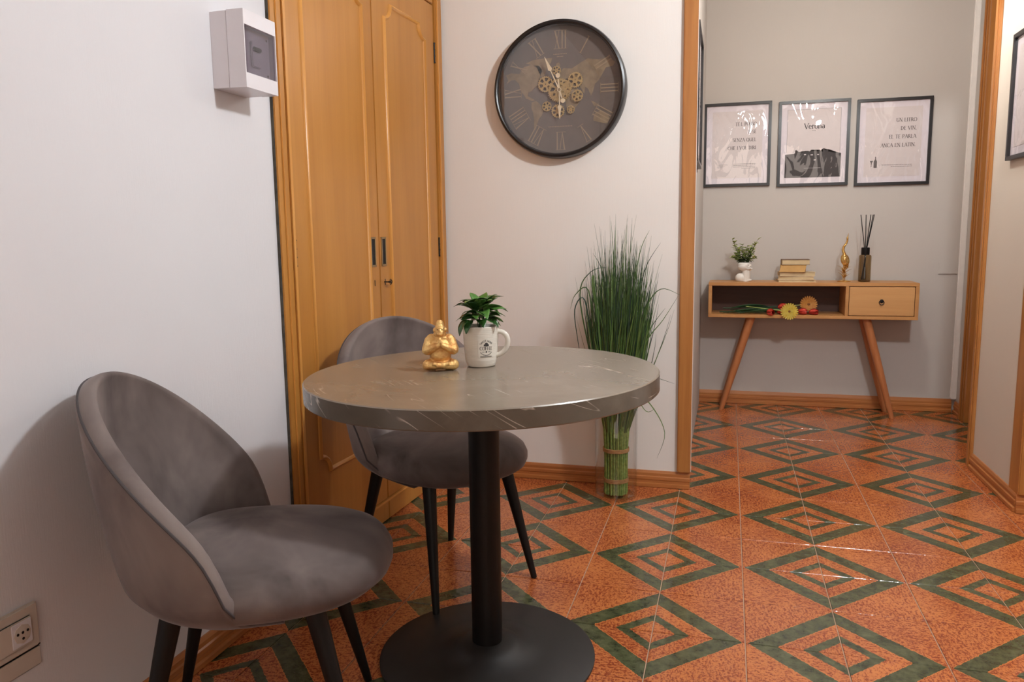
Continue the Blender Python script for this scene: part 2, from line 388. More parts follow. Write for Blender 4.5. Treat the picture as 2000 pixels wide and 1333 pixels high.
for i in range(-8, 11):
    for j in range(-15, 14):
        x, y = (i + .5) * S, (j + .5) * S
        if x < XL - .1 or x > 2.45 or y > YB + .1: continue
        if y > YC + .1 and x < XJ0 - .2: continue
        near = in_room(i, j) and y > -1.15
        if near:
            # green corner: odd u, even v
            gx = i if i % 2 else i + 1; gy = j if j % 2 == 0 else j + 1
            o = bpy.data.objects.new('tile', TM); COL.objects.link(o); o.parent = floor
            rot = {(0, 0): 0, (1, 0): PI / 2, (1, 1): PI, (0, 1): -PI / 2}[(gx - i, gy - j)]
            o.location = Vector((gx * S, gy * S, R_.uniform(-.0004, .0004))) - fl_off; o.rotation_euler = (0, 0, rot)
        else:
            add_box(far_bm, (x, y, -.0018), (S - .0032, S - .0032, .0036))
o = link('tile_field', bm_to(far_bm, 'tile_field'), MT['tilefield'], floor, -fl_off); o['kind'] = 'stuff'

# baseboards with a stepped profile
def baseboard(name, p0, p1, nrm, mat, h=.072):
    d = Vector((p1[0] - p0[0], p1[1] - p0[1], 0)); L = d.length; d.normalize(); n = Vector((nrm[0], nrm[1], 0))
    prof = [(0, .002), (.020, .002), (.020, .016), (.012, .019), (.012, .030), (.015, .034), (.015, .046), (.011, .050), (.011, .062), (.006, h), (0, h)]
    bm = bmesh.new(); c = Vector(((p0[0] + p1[0]) / 2, (p0[1] + p1[1]) / 2, 0))
    rings = []
    for s_ in (-L / 2, L / 2): rings.append([bm.verts.new(d * s_ + n * a + Vector((0, 0, z))) for a, z in prof])
    k = len(prof)
    for i in range(k): bm.faces.new((rings[0][i], rings[0][(i + 1) % k], rings[1][(i + 1) % k], rings[1][i]))
    bm.faces.new(rings[0]); bm.faces.new(rings[1][::-1])
    return struct(link(name, bm_to(bm, name), mat, None, c))
baseboard('baseboard_left', (XL, -3.6), (XL, .0075), (1, 0), MT['base_y'])
baseboard('baseboard_clock', (-1.305, YC), (-.209, YC), (0, -1), MT['base_x'])
baseboard('baseboard_back', (XJ0, YB), (1.262, YB), (0, -1), MT['base_x'], .082)
baseboard('baseboard_hall_right', (XJ1, 1.285), (XJ1, 1.884), (-1, 0), MT['base_y'])
baseboard('baseboard_right', (XJ1 - .012, YC), (2.4, YC), (0, -1), MT['base_x'])
baseboard('baseboard_hall_corner', (1.285, 2.955), (1.285, 3.105), (-1, 0), MT['base_y'])

def casing(name, a, b, mat=None, bev=.004):
    return struct(span(name, a, b, mat or MT['case'], None, bev, 2))
# opening room/hall : casings, thin pale strip, inner jamb board
casing('trim_1', (-.264, YC - .022, .075), (-.207, YC, 2.16))
struct(span('trim_2', (XJ0 - .012, YC, .075), (-.2050, YC + .008, 2.16), MT['trimw']))
casing('trim_8', (XJ0 - .010, YC, 0), (-.2085, YC + .013, .075)); casing('trim_3', (XJ0 - .010, YC + .012, 0), (-.212, YC + .104, 2.16))
casing('trim_4', (XJ1 - .012, YC - .022, .075), (XJ1 + .064, YC, 2.16))
casing('trim_5', (XJ1 - .006, YC - .0, 0), (XJ1 + .010, YC + .104, 2.16))
casing('trim_6', (-.264, YC - .022, 2.16), (XJ1 + .064, YC, 2.22))
struct(span('trim_7', (1.252, YB - .022, .082), (1.285, YB, CZ), MT['trimw'], None, .004))
# hall doorway on the right
d_ = struct(empty('door_1', (1.28, 2.4, 0)))
def dp(name, a, b, bev=.003, mat=None):
    return span(name, tuple(Vector(a) - Vector((1.28, 2.4, 0))), tuple(Vector(b) - Vector((1.28, 2.4, 0))), mat or MT['case'], d_, bev)
dp('casing', (1.262, 2.868, 0), (1.285, 2.945, 2.6)); dp('moulding', (1.252, 2.905, 0), (1.263, 2.925, 2.6), .004)
dp('moulding', (1.256, 2.872, 0), (1.263, 2.882, 2.6), .002)
dp('jamb', (1.262, 2.835, 0), (1.62, 2.866, 2.56)); dp('jamb', (XJ1 - .004, 1.93, 0), (1.30, 1.942, 2.56))
dp('casing', (XJ1 - .014, 1.885, 0), (XJ1, 1.944, 2.6)); dp('moulding', (XJ1 - .018, 1.90, 0), (XJ1 - .013, 1.912, 2.6), .002)
dp('head', (1.26, 1.95, 2.54), (1.30, 2.86, 2.62))

# ---------------------------------------------------------------- WARDROBE
wd = thing('wardrobe', 'tall built-in honey wood wardrobe with two panelled doors beside the clock wall', 'wardrobe', (-1.371, .010, 0), -math.atan2(.062, 1.265))
yv = lambda y: (y + .08) * .899
def W(name, y0, y1, z0, z1, x0, x1, mat=None, parent=None, bev=.002):
    return span(name, (x0, yv(y0), z0), (x1, yv(y1), z1), mat or MT['ward'], wd, bev)
W('carcass', -.06, 1.318, .004, 2.64, -.50, -.024, MT['oak_in'], bev=0)
W('side_casing', -.080, .004, .004, 2.64, -.05, .005); W('side_casing', -.052, -.046, .004, 2.64, .004, .009, MT['ward_m'], bev=.002)
W('side_casing', -.018, .002, .004, 2.64, .004, .010, MT['ward_m'], bev=.003)
W('side_casing', 1.245, 1.322, .004, 2.64, -.03, .006); W('side_casing', 1.256, 1.272, .09, 2.64, .004, .012, MT['ward_m'], bev=.003)
W('edge_filler', -.083, -.080, .08, 2.64, -.05, .001, MT['caulk'], bev=0)
W('plinth', .004, .6155, .004, .082, -.03, .004); W('plinth', .6195, 1.245, .004, .082, -.03, .004)
W('plinth_lip', .004, 1.245, .076, .084, -.006, .009, MT['ward_m'], bev=.002)
W('top_rail', .004, 1.245, 2.585, 2.64, -.03, .0)
def door(y0, y1, z0, z1, py0, py1, pz0, pz1, hy, n):
    y0, y1, py0, py1 = yv(y0), yv(y1), yv(py0), yv(py1); hy = yv(hy) if hy else None
    d = span('door', (-.022, y0, z0), (0, y1, z1), MT['ward'], wd, .0025)
    # raised moulding with concave cut corners
    c = .055; out = []
    def arc(cx, cy, a0, a1): return [(cx + c * math.cos(a0 + (a1 - a0) * k / 6), cy + c * math.sin(a0 + (a1 - a0) * k / 6)) for k in range(7)]
    path = arc(py0, pz0, PI / 2, 0) + arc(py1, pz0, PI, PI / 2) + arc(py1, pz1, -PI / 2, -PI) + arc(py0, pz1, 0, -PI / 2)
    bm = bmesh.new(); w0 = .0085
    prof = [(-w0, 0), (-w0 * .6, .007), (0, .010), (w0 * .6, .007), (w0, 0)]
    N = len(path); rings = []
    for k in range(N):
        a = Vector(path[k - 1]); b = Vector(path[k]); c_ = Vector(path[(k + 1) % N])
        t1 = (b - a).normalized(); t2 = (c_ - b).normalized(); t = (t1 + t2); t = t.normalized() if t.length > 1e-4 else t1
        nn = Vector((-t.y, t.x)); sc = 1 / max(.5, nn.dot(Vector((-t1.y, t1.x))))
        rings.append([bm.verts.new((x, b.x + nn.x * o_ * sc - (y0 + y1) / 2, b.y + nn.y * o_ * sc - (z0 + z1) / 2)) for o_, x in prof])
    for k in range(N):
        A, B = rings[k], rings[(k + 1) % N]
        for i in range(len(prof) - 1): bm.faces.new((A[i], A[i + 1], B[i + 1], B[i]))
    link('panel_moulding', bm_to(bm, 'panel_moulding'), MT['ward_m'], d, (.0105, 0, 0), smooth=.8)
    if hy:
        off = Vector((0, (y0 + y1) / 2, (z0 + z1) / 2))
        def H(name, a, b, m, bev=.001):
            return span(name, tuple(Vector((a[0], a[1], a[2])) - off + Vector((.011, 0, 0))), tuple(Vector((b[0], b[1], b[2])) - off + Vector((.011, 0, 0))), m, d, bev)
        zc = 1.052; hh = .055
        bm = bmesh.new()
        for (a0, a1, b0, b1) in ((-.019, -.012, -hh, hh), (.012, .019, -hh, hh), (-.019, .019, -hh, -hh + .007), (-.019, .019, hh - .007, hh)):
            add_box(bm, (0, (a0 + a1) / 2, (b0 + b1) / 2), (.004, a1 - a0, b1 - b0))
        link('handle_frame', bm_to(bm, 'h'), MT['brass'], d, (.012, hy - off.y, zc - off.z))
        H('recessed_pull', (-.001, hy - .012, zc - hh + .005), (.0012, hy + .012, zc + hh - .005), MT['dark'], 0)
        H('keyhole', (-.001, hy + .004, .925), (.001, hy + .008, .947), MT['dark'], 0)
        yh = y0 if n == 0 else y1
        for zz in ((1.06, 1.89) if n else (1.06, 1.89)):
            bm = bmesh.new(); add_tube(bm, [(0, 0, -.04), (0, 0, .04)], .0042, 8)
            for k in (-.04, -.013, .013, .04): add_tube(bm, [(0, 0, k - .002), (0, 0, k + .002)], .0056, 8)
            link('hinge', bm_to(bm, 'hinge'), MT['black'], d, (.0125, yh - off.y + (-.002 if n == 0 else .002), zz - off.z), smooth=.8)
    return d
door(.008, .6155, .086, 2.085, .105, .530, .325, 1.975, .563, 0)
door(.6195, 1.238, .086, 2.085, .725, 1.125, .325, 1.975, .655, 1)
door(.008, .6155, 2.090, 2.580, .105, .530, 2.18, 2.50, None, 0)
door(.6195, 1.238, 2.090, 2.580, .725, 1.125, 2.18, 2.50, None, 1)
# key
k_ = thing('key', 'small dark key with a round bow left in the wardrobe keyhole', 'key', (-1.3365, .668, .936))
bm = bmesh.new(); add_tube(bm, [(-.004, 0, 0), (.018, 0, 0)], .0022, 8); add_tube(bm, [(.016, 0, 0), (.022, 0, 0)], .0034, 8)
link('shank', bm_to(bm, 'shank'), MT['black'], k_, smooth=.8)
bm = bmesh.new()
for cz, cy in ((.005, .006), (-.005, .006), (0, .013)):
    add_tube(bm, [(.022, cy + .0055 * math.cos(a * PI / 6) * 1.1, cz + .0055 * math.sin(a * PI / 6)) for a in range(13)], .0014, 6, cap=False)
add_tube(bm, [(.020, -.004, 0), (.022, .003, 0)], .002, 6)
link('bow', bm_to(bm, 'bow'), MT['black'], k_, smooth=.8)

# ---------------------------------------------------------------- FUSE BOX
fb = thing('fuse_box', 'white plastic fuse box with a smoky window high on the white wall', 'fuse box', (XL, -.180, 1.594))
hw, hh, dp_ = .0735, .0975, .100
span('back_shell', (0, -hw + .001, -hh + .001), (.049, hw - .001, hh - .001), MT['white_pl'], fb, .001)
bm = bmesh.new()
# front shell made of a ring so the window is a real recess
x0, x1 = .0505, dp_; wz0, wz1 = -.060, .060
add_box(bm, ((x0 + x1) / 2, 0, (hh + wz1) / 2), (x1 - x0, 2 * hw, hh - wz1))
add_box(bm, ((x0 + x1) / 2, 0, -(hh + wz1) / 2), (x1 - x0, 2 * hw, hh - wz1))
add_box(bm, ((x0 + x1) / 2, -hw + .0015, 0), (x1 - x0, .003, 2 * wz1)); add_box(bm, ((x0 + x1) / 2, hw - .0015, 0), (x1 - x0, .003, 2 * wz1))
link('front_shell', bm_to(bm, 'fs'), MT['white_pl'], fb)
span('breaker_plate', (.06, -hw + .004, wz0), (.080, hw - .004, wz1), MT['white_pl'], fb)
span('breaker', (.080, -.020, -.035), (.086, .020, .030), MT['white_pl'], fb, .002)
span('breaker_lever', (.086, -.017, .006), (.0925, .017, .016), MT['black'], fb, .002)
span('window_flap', (.094, -hw + .001, wz0 + .002), (.0965, hw - .001, wz1 - .002), MT['smoke'], fb)
for yy, zz in ((-.062, .055), (.062, .055), (-.062, -.055), (.062, -.055)):
    lathe('screw', [(.003, 0), (.003, .002), (.001, .003)], MT['steel'], fb, (.079, yy * .95, zz * .85), 10, rot=(0, PI / 2, 0))

# ---------------------------------------------------------------- SOCKETS and plates
so = thing('wall_socket', 'ivory wall socket plate low on the white wall beside the near chair', 'socket', (XL, -1.006, .358))
span('plate', (0, -.078, -.046), (.009, .078, .046), MT['ivory_pl'], so, .004)
span('module', (.009, -.058, -.032), (.0125, .058, .026), MT['ivory_pl'], so, .002)
span('socket_face', (.0122, .012, -.026), (.0145, .056, .022), MT['white_pl'], so, .001)
lathe('socket_recess', [(.019, 0), (.019, .0015), (.017, .002)], MT['ivory_pl'], so, (.014, .034, -.002), 8, rot=(0, PI / 2, 0))
for dy, dz in ((-.011, .000), (0, 0), (.011, 0), (0, -.012)):
    lathe('pin_hole', [(.0028, 0), (.0028, .0008)], MT['dark'], so, (.0158, .034 + dy, dz + .001), 10, rot=(0, PI / 2, 0))
bp = thing('blank_plate', 'plain ivory cover plate directly below the wall socket', 'cover plate', (XL, -1.006, .289))
span('plate', (0, -.080, -.020), (.004, .080, .020), MT['ivory_pl'], bp, .002)
span('seam', (.0005, -.080, .0205), (.003, .081, .0225), MT['dark'], bp, 0)
bp2 = thing('cover_plate', 'blank rectangular cover plate painted beige on the hall wall near the corner', 'cover plate', (1.200, YB, .878))
span('plate', (-.053, -.006, -.036), (.053, 0, .036), MT['backwall'], bp2, .002)
span('lid', (-.048, -.0075, -.031), (.048, -.005, .031), MT['backwall'], bp2, .001)

# ---------------------------------------------------------------- CHAIRS
CH = dict(lean=.101, R0=.219, fl=.13, a=.102, b=.861, c2=.084, zb=.352, pm=2.05, bow=.265, xf=.307, ry=1.238)
def chair_shell():
    p = CH; n = 84
    def cx(z): return -.018 - p['lean'] * (z - .42) * 1.12 + p['bow'] * (z - .42) ** 2
    def Rr(z): return p['R0'] + p['fl'] * (z - .42)
    def rim(z):
        sp = .022 * math.log1p(math.exp(min(40, (.545 - z) / .022)))
        return p['a'] - .022 - p['b'] * (z - .42) * 1.03 - p['c2'] * (z - .42) ** 2 - (p['b'] - .26) * sp
    bm = bmesh.new(); cols = []; edge = []
    for i in range(n + 1):
        ph = -p['pm'] + 2 * p['pm'] * i / n
        lo, hi = .3, 1.2
        for _ in range(40):
            mid = (lo + hi) / 2
            kx = math.cos(ph) if abs(ph) < PI / 2 else -(abs(ph) - PI / 2)
            if cx(mid) - Rr(mid) * kx < rim(mid): lo = mid
            else: hi = mid
        zt = max(lo, p['zb'] + .012); th = .034 if abs(ph) < 1.6 else .034 - .02 * (abs(ph) - 1.6) / .7
        def P(z, inset):
            R = Rr(z) - inset
            if z < .45: R -= .06 * ((.45 - z) / .09) ** 2
            if z < .52: R -= 0.0
            if abs(ph) > PI / 2:
                e = abs(ph) - PI / 2
                return Vector((cx(z) + Rr(z) * e, math.copysign(p['ry'] * R * (1 - .16 * e * e), ph), z))
            return Vector((cx(z) - R * math.cos(ph), p['ry'] * R * math.sin(ph), z))
        loop = [P(p['zb'] + (zt - p['zb']) * (t / 15) ** .8, 0) for t in range(16)]
        top_o = loop[-1]; top_i = P(zt, th); mid_ = (top_o + top_i) / 2; u = (top_o - top_i) / 2
        upv = Vector((0, 0, 1)) * .55 + Vector((math.cos(ph), -math.sin(ph), 0)) * 0 + Vector((.35, 0, 0)); upv = upv.normalized() * u.length
        edge.append(mid_ + u * math.cos(.35) * 1.02 + upv * math.sin(.35) * 1.02)
        for k in range(1, 8):
            a = PI * k / 8; loop.append(mid_ + u * math.cos(a) + upv * math.sin(a))
        zi0 = min(.40, zt - .004)
        loop += [P(zt + (zi0 - zt) * (t / 12), th) for t in range(13)]
        loop += [P(p['zb'] + .002, th)]
        cols.append([bm.verts.new(v) for v in loop])
    k = len(cols[0])
    for A, B in zip(cols, cols[1:]):
        for i in range(k): bm.faces.new((A[i], B[i], B[(i + 1) % k], A[(i + 1) % k]))
    bm.faces.new(cols[0]); bm.faces.new(cols[-1][::-1])
    return bm_to(bm, 'backrest'), edge
def chair_seat():
    bm = bmesh.new(); p = CH; n = 72; rings = []
    prof = [(.0, .488), (.25, .4875), (.5, .485), (.7, .480), (.84, .4725), (.92, .463), (.97, .450), (1.0, .432), (1.0, .415), (.975, .397), (.92, .383), (.84, .374), (.72, .369), (.4, .366)]
    rr = random.Random(3)
    for k, z in prof[1:]:
        ring = []
        for i in range(n):
            t = 2 * PI * i / n; c, s = math.cos(t), math.sin(t)
            rx = p['xf'] if c > 0 else p['R0'] - .030
            ry = .243
            e = .88
            zz = z + (.0025 * math.sin(3 * t + 8 * k) * (k < .95))
            ring.append(bm.verts.new((math.copysign(abs(c) ** e, c) * rx * k, math.copysign(abs(s) ** e, s) * ry * k, zz)))
        rings.append(ring)
    top = bm.verts.new((0, 0, prof[0][1]))
    for i in range(n): bm.faces.new((top, rings[0][i], rings[0][(i + 1) % n]))
    for A, B in zip(rings, rings[1:]):
        for i in range(n): bm.faces.new((A[i], B[i], B[(i + 1) % n], A[(i + 1) % n]))
    bm.faces.new(rings[-1])
    return bm_to(bm, 'seat')
shell_me, shell_edge = chair_shell(); seat_me = chair_seat()
def make_chair(loc, rz, label):
    t = thing('dining_chair', label, 'chair', loc, rz, 'grey velvet dining chairs')
    s = link('seat', seat_me, MT['velvet'], t, smooth=3.2)
    b = link('backrest', shell_me, MT['velvet'], t, smooth=3.2)
    tube('piping', shell_edge, .0026, MT['velvet_d'], b, 6)
    for sx, sy in ((1, 1), (1, -1), (-1, 1), (-1, -1)):
        bm = bmesh.new(); a = Vector((sx * .135 + .012, sy * .150, .378)); f = Vector((sx * .220 + .012, sy * .198, .0))
        pts = [a.lerp(f, k / 8) for k in range(9)]
        add_tube(bm, pts + [f - Vector((0, 0, 0))], [.0215 - .0115 * k / 8 for k in range(9)] + [.0085], 18)
        for v in bm.verts:
            if v.co.z < 0.002: v.co.z = 0.0
        link('leg', bm_to(bm, 'leg'), MT['black'], t, smooth=.9)
    return t
make_chair((-1.048, -.693, 0), .427, 'grey velvet tub chair in full view against the white wall, nearest the socket')
make_chair((-.957, .215, 0), -.56, 'grey velvet tub chair behind the round table, in front of the wardrobe')

# ---------------------------------------------------------------- TABLE
tb = thing('round_table', 'round pedestal table with grey-brown stone look top and black iron base', 'table', (-.662, -.228, 0))
r = .4415
top = lathe('tabletop', [(r - .003, .7215), (r, .7245), (r, .7645), (r - .0025, .7670)], MT['stone'], tb, n=128)
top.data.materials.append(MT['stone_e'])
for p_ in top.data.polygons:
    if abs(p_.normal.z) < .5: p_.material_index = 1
top.location = (0, 0, 0)
tilt = .016   # the tabletop leans a touch
ax = Vector((math.sin(YAW), math.cos(YAW), 0))
top.rotation_mode = 'AXIS_ANGLE'; top.rotation_axis_angle = (-tilt, ax.x, ax.y, 0)
off = Vector((0, 0, .744)); Rm = Matrix.Rotation(-tilt, 3, ax); top.location = off - Rm @ off
lathe('column', [(.0398, .018), (.0398, .716)], MT['black'], tb, n=48)
lathe('base_disc', [(.278, 0), (.284, .003), (.284, .009), (.278, .0125), (.16, .018), (.095, .027), (.088, .034), (.070, .040), (.050, .0425), (.041, .044)], MT['blackbase'], tb, n=96)
lathe('mounting_plate', [(.13, .712), (.13, .7195)], MT['black'], tb, n=4)
def table_z(x, y):
    """height of the table surface at world x,y"""
    nrm = Rm @ Vector((0, 0, 1)); p0 = Vector((-.662, -.228, 0)) + top.location + Rm @ Vector((0, 0, .767))
    return p0.z - (nrm.x * (x - p0.x) + nrm.y * (y - p0.y)) / nrm.z

# ---------------------------------------------------------------- GOLD APE STATUETTE
gx, gy = -.775, -.226
st = thing('statuette', 'small gold seated ape statuette with praying hands on the round table', 'statuette', (gx, gy, table_z(gx, gy)), YAW * -1 * -1 + .0)
st.rotation_euler = (0, 0, .36)
bm = bmesh.new(); mm = .001
def ball(c, r, rot=None, sub=3): add_ball(bm, [v * mm for v in c], [v * mm for v in r] if isinstance(r, tuple) else r * mm, rot, sub)
def caps(a, b, r1, r2): add_caps(bm, [v * mm for v in a], [v * mm for v in b], r1 * mm, r2 * mm)
ball((0, 4, 20), (34, 22, 18)); ball((0, -1, 40), (28, 22, 24)); ball((0, 3, 62), (34, 22, 26)); ball((0, 4, 82), (26, 17, 14))
ball((-9, -11, 64), (13, 9, 11)); ball((9, -11, 64), (13, 9, 11))
for s in (-1, 1):
    caps((s * 16, 4, 16), (s * 33, -8, 15), 16, 14.5); caps((s * 33, -9, 14), (s * -6, -25, 16), 12.5, 7.5); 
    caps((s * -4, -25, 17), (s * -17, -25, 20), 6.5, 4.5)
    for q in range(4): caps((s * -16, -26 + q * 1.5, 20 + (q - 1.5) * 1.6), (s * (-20.5 + q * .6), -27 + q * 1.5, 20.5 + (q - 1.5) * 2), 1.9, 1.5)
    ball((s * 22, 3, 80), 14); caps((s * 26, 2, 76), (s * 34, -6, 54), 14.5, 13.5); caps((s * 33, -10, 53), (s * 7, -25, 66), 12.5, 7.5)
    ball((s * 3.2, -26.5, 70), (3.6, 5.5, 8)); 
    for q, L in enumerate((12.5, 15, 14, 11.5)): caps((s * 2.4, -30 + q * 2.7, 73), (s * 1.6, -29.5 + q * 2.4, 72 + L), 1.7, 1.25)
    caps((s * 3.5, -23, 69), (s * 2.4, -20.5, 77), 2.1, 1.6)
    ball((s * 14.8, -4, 104), (3, 4.5, 5.5)); ball((s * 6, -17.2, 107), (3.4, 2, 2.4))
ball((0, 0, 92), (18, 14, 12)); ball((0, -3, 106), (14, 14, 15)); ball((0, 0, 118), (10.5, 10.5, 12.5)); ball((0, -14.5, 111), (11, 4.5, 3))
ball((0, -15, 98.5), (11, 9.5, 8.5)); ball((0, -18, 104), (4.5, 5, 4)); ball((0, -21, 95), (8.5, 5, 2.3)); ball((0, -20, 91.5), (6.5, 4.5, 2.2))
ap = link('figure', bm_to(bm, 'figure'), MT['gold'], st); remesh(ap, .00125, 3)
for s in (-1, 1):
    bm = bmesh.new(); add_ball(bm, (0, 0, 0), .0014, sub=2); link('eye', bm_to(bm, 'eye'), MT['dark'], st, (s * .0058, -.0192, .1072), smooth=3.2)
    bm = bmesh.new(); add_ball(bm, (0, 0, 0), (.0011, .0008, .0008), sub=1); link('nostril', bm_to(bm, 'nostril'), MT['dark'], st, (s * .0022, -.0232, .1035), smooth=3.2)

# ---------------------------------------------------------------- STROKE LETTERING (flat print with serifs)
G = {
 'A': (.80, [((.05, 0), (.40, 1), 0), ((.40, 1), (.75, 0), 1), ((.18, .35), (.62, .35), 0)]), 'C': (.80, ['arc', (.42, .5, .36, .5, 50, 310)]),
 'D': (.82, [((.15, 0), (.15, 1), 1), 'arc', (.15, .5, .55, .5, -90, 90)]), 'E': (.66, [((.15, 0), (.15, 1), 1), ((.15, 1), (.58, 1), 0), ((.15, .52), (.48, .52), 0), ((.15, 0), (.60, 0), 0)]),
 'F': (.62, [((.15, 0), (.15, 1), 1), ((.15, 1), (.58, 1), 0), ((.15, .52), (.46, .52), 0)]), 'H': (.86, [((.15, 0), (.15, 1), 1), ((.71, 0), (.71, 1), 1), ((.15, .52), (.71, .52), 0)]),
 'I': (.32, [((.16, 0), (.16, 1), 1)]), 'L': (.62, [((.15, 0), (.15, 1), 1), ((.15, 0), (.58, 0), 0)]),
 'M': (1.0, [((.12, 0), (.15, 1), 0), ((.15, 1), (.5, .1), 1), ((.5, .1), (.84, 1), 0), ((.84, 1), (.88, 0), 1)]), 'N': (.86, [((.14, 0), (.14, 1), 0), ((.14, 1), (.72, 0), 1), ((.72, 0), (.72, 1), 0)]),
 'O': (.88, ['arc', (.44, .5, .38, .5, 0, 360)]), 'P': (.68, [((.15, 0), (.15, 1), 1), 'arc', (.18, .74, .40, .26, -90, 90)]), 'Q': (.88, ['arc', (.44, .5, .38, .5, 0, 360), ((.5, .15), (.85, -.18), 0)]),
 'R': (.76, [((.15, 0), (.15, 1), 1), 'arc', (.18, .74, .36, .26, -90, 90), ((.3, .48), (.72, 0), 1)]), 'S': (.60, ['arc', (.3, .74, .22, .26, 30, 270), 'arc', (.3, .25, .24, .25, 90, -150)]),
 'T': (.76, [((.38, 0), (.38, 1), 1), ((.04, 1), (.72, 1), 0)]), 'U': (.82, [((.15, 1), (.15, .3), 1), 'arc', (.41, .3, .26, .3, 180, 360), ((.67, .3), (.67, 1), 0)]),
 'V': (.80, [((.05, 1), (.40, 0), 1), ((.40, 0), (.75, 1), 0)]), 'W': (1.1, [((.05, 1), (.3, 0), 1), ((.3, 0), (.55, .9), 0), ((.55, .9), (.8, 0), 1), ((.8, 0), (1.05, 1), 0)]),
 'X': (.80, [((.08, 1), (.72, 0), 1), ((.08, 0), (.72, 1), 0)]), 'Z': (.7, [((.08, 1), (.62, 1), 0), ((.62, 1), (.08, 0), 1), ((.08, 0), (.62, 0), 0)]),
 'e': (.60, ['arc', (.30, .33, .24, .33, 10, 320), ((.06, .36), (.54, .36), 0)]), 'r': (.50, [((.15, 0), (.15, .66), 1), 'arc', (.32, .42, .17, .22, 20, 150)]),
 'o': (.64, ['arc', (.32, .33, .26, .33, 0, 360)]), 'n': (.70, [((.14, 0), (.14, .66), 1), 'arc', (.35, .38, .21, .27, 0, 150), ((.56, 0), (.56, .4), 1)]),
 'a': (.62, ['arc', (.27, .20, .20, .20, 0, 360), ((.48, 0), (.48, .46), 1), 'arc', (.28, .46, .20, .18, 0, 140)]),
 '.': (.28, [((.12, 0), (.12, .08), 1)]), ',': (.28, [((.12, -.12), (.14, .08), 1)]), "'": (.25, [((.12, .75), (.14, 1), 0)]), ' ': (.45, []),
}
def stroke(bm, pts, wd_, zf):
    """flat ribbon through 2D pts"""
    pts = [Vector(p) for p in pts]; prev = None
    for i, p in enumerate(pts):
        d = (pts[min(i + 1, len(pts) - 1)] - pts[max(0, i - 1)]).normalized(); n = Vector((-d.y, d.x)) * wd_ / 2
        cur = (bm.verts.new(zf(p + n)), bm.verts.new(zf(p - n)))
        if prev: bm.faces.new((prev[0], prev[1], cur[1], cur[0]))
        prev = cur
def text_width(s, h): return sum(G[c][0] for c in s) * h
def letters(bm, s, x, y, h, zf, thick=.17, thin=.07, serif=True, place=None):
    """place(c_index, adv) optional mapping"""
    for c in s:
        wid, st_ = G[c]; i = 0
        mp = (lambda p, x=x: Vector((x + p[0] * h, y + p[1] * h)))
        while i < len(st_):
            if st_[i] == 'arc':
                cx, cy, rx, ry, a0, a1 = st_[i + 1]; i += 2; K = 14
                for k in range(K):
                    aa = [math.radians(a0 + (a1 - a0) * (k + j) / K) for j in (0, 1)]
                    mid = (aa[0] + aa[1]) / 2; wv = thin + (thick - thin) * abs(math.cos(mid))
                    stroke(bm, [mp((cx + rx * math.cos(a), cy + ry * math.sin(a))) for a in aa], wv * h, zf)
            else:
                a, b, tk = st_[i]; i += 1
                stroke(bm, [mp(a), mp(b)], (thick if tk else thin) * h, zf)
                if serif and abs(a[0] - b[0]) < .45 and abs(a[1] - b[1]) > .5:
                    for e in (a, b): stroke(bm, [mp((e[0] - .13, e[1])), mp((e[0] + .13, e[1]))], thin * h, zf)
        x += wid * h
    return x

# ---------------------------------------------------------------- MUG with plant
mx, my = -.690, -.150; mz = table_z(mx, my)
mug = thing('coffee_mug', 'ribbed white coffee mug with black coffee print, used as a planter', 'mug', (mx, my, mz))
H_ = .106
def mug_r(z):
    t = z / H_
    return .0345 + .0055 * (min(t / .18, 1) ** .6) + .0075 * t ** .8
prof = [(.030, 0), (.0335, .001)]
k = 60
for i in range(1, k + 1):
    z = H_ * i / k
    rib = .00055 * math.sin(2 * PI * i / 2.5) if .08 < i / k < .93 else 0
    prof.append((mug_r(z) + rib, z))
prof += [(mug_r(H_) - .002, H_ + .0012), (mug_r(H_) - .0042, H_ - .001), (mug_r(H_) - .005, H_ - .02)]
lathe('mug_body', prof, MT['mugc'], mug, n=64, smooth=3.2)
lathe('soil', [(.0405, 0), (.038, .003), (.0, .005)][:2], MT['soil'], mug, (0, 0, H_ - .022), n=24)
ha = .10    # handle direction
pts = []
for i in range(17):
    a = -PI * .56 + PI * 1.14 * i / 16
    pts.append((.043 + .029 * math.cos(a) * (1 if a < 0 else 1.0) , 0, .060 + .031 * math.sin(a) + .006 * math.cos(a)))
bm = bmesh.new(); add_tube(bm, pts, .0068, 14)
hd = link('mug_handle', bm_to(bm, 'handle'), MT['mugc'], mug, (0, 0, 0), (0, 0, ha), smooth=3.2)
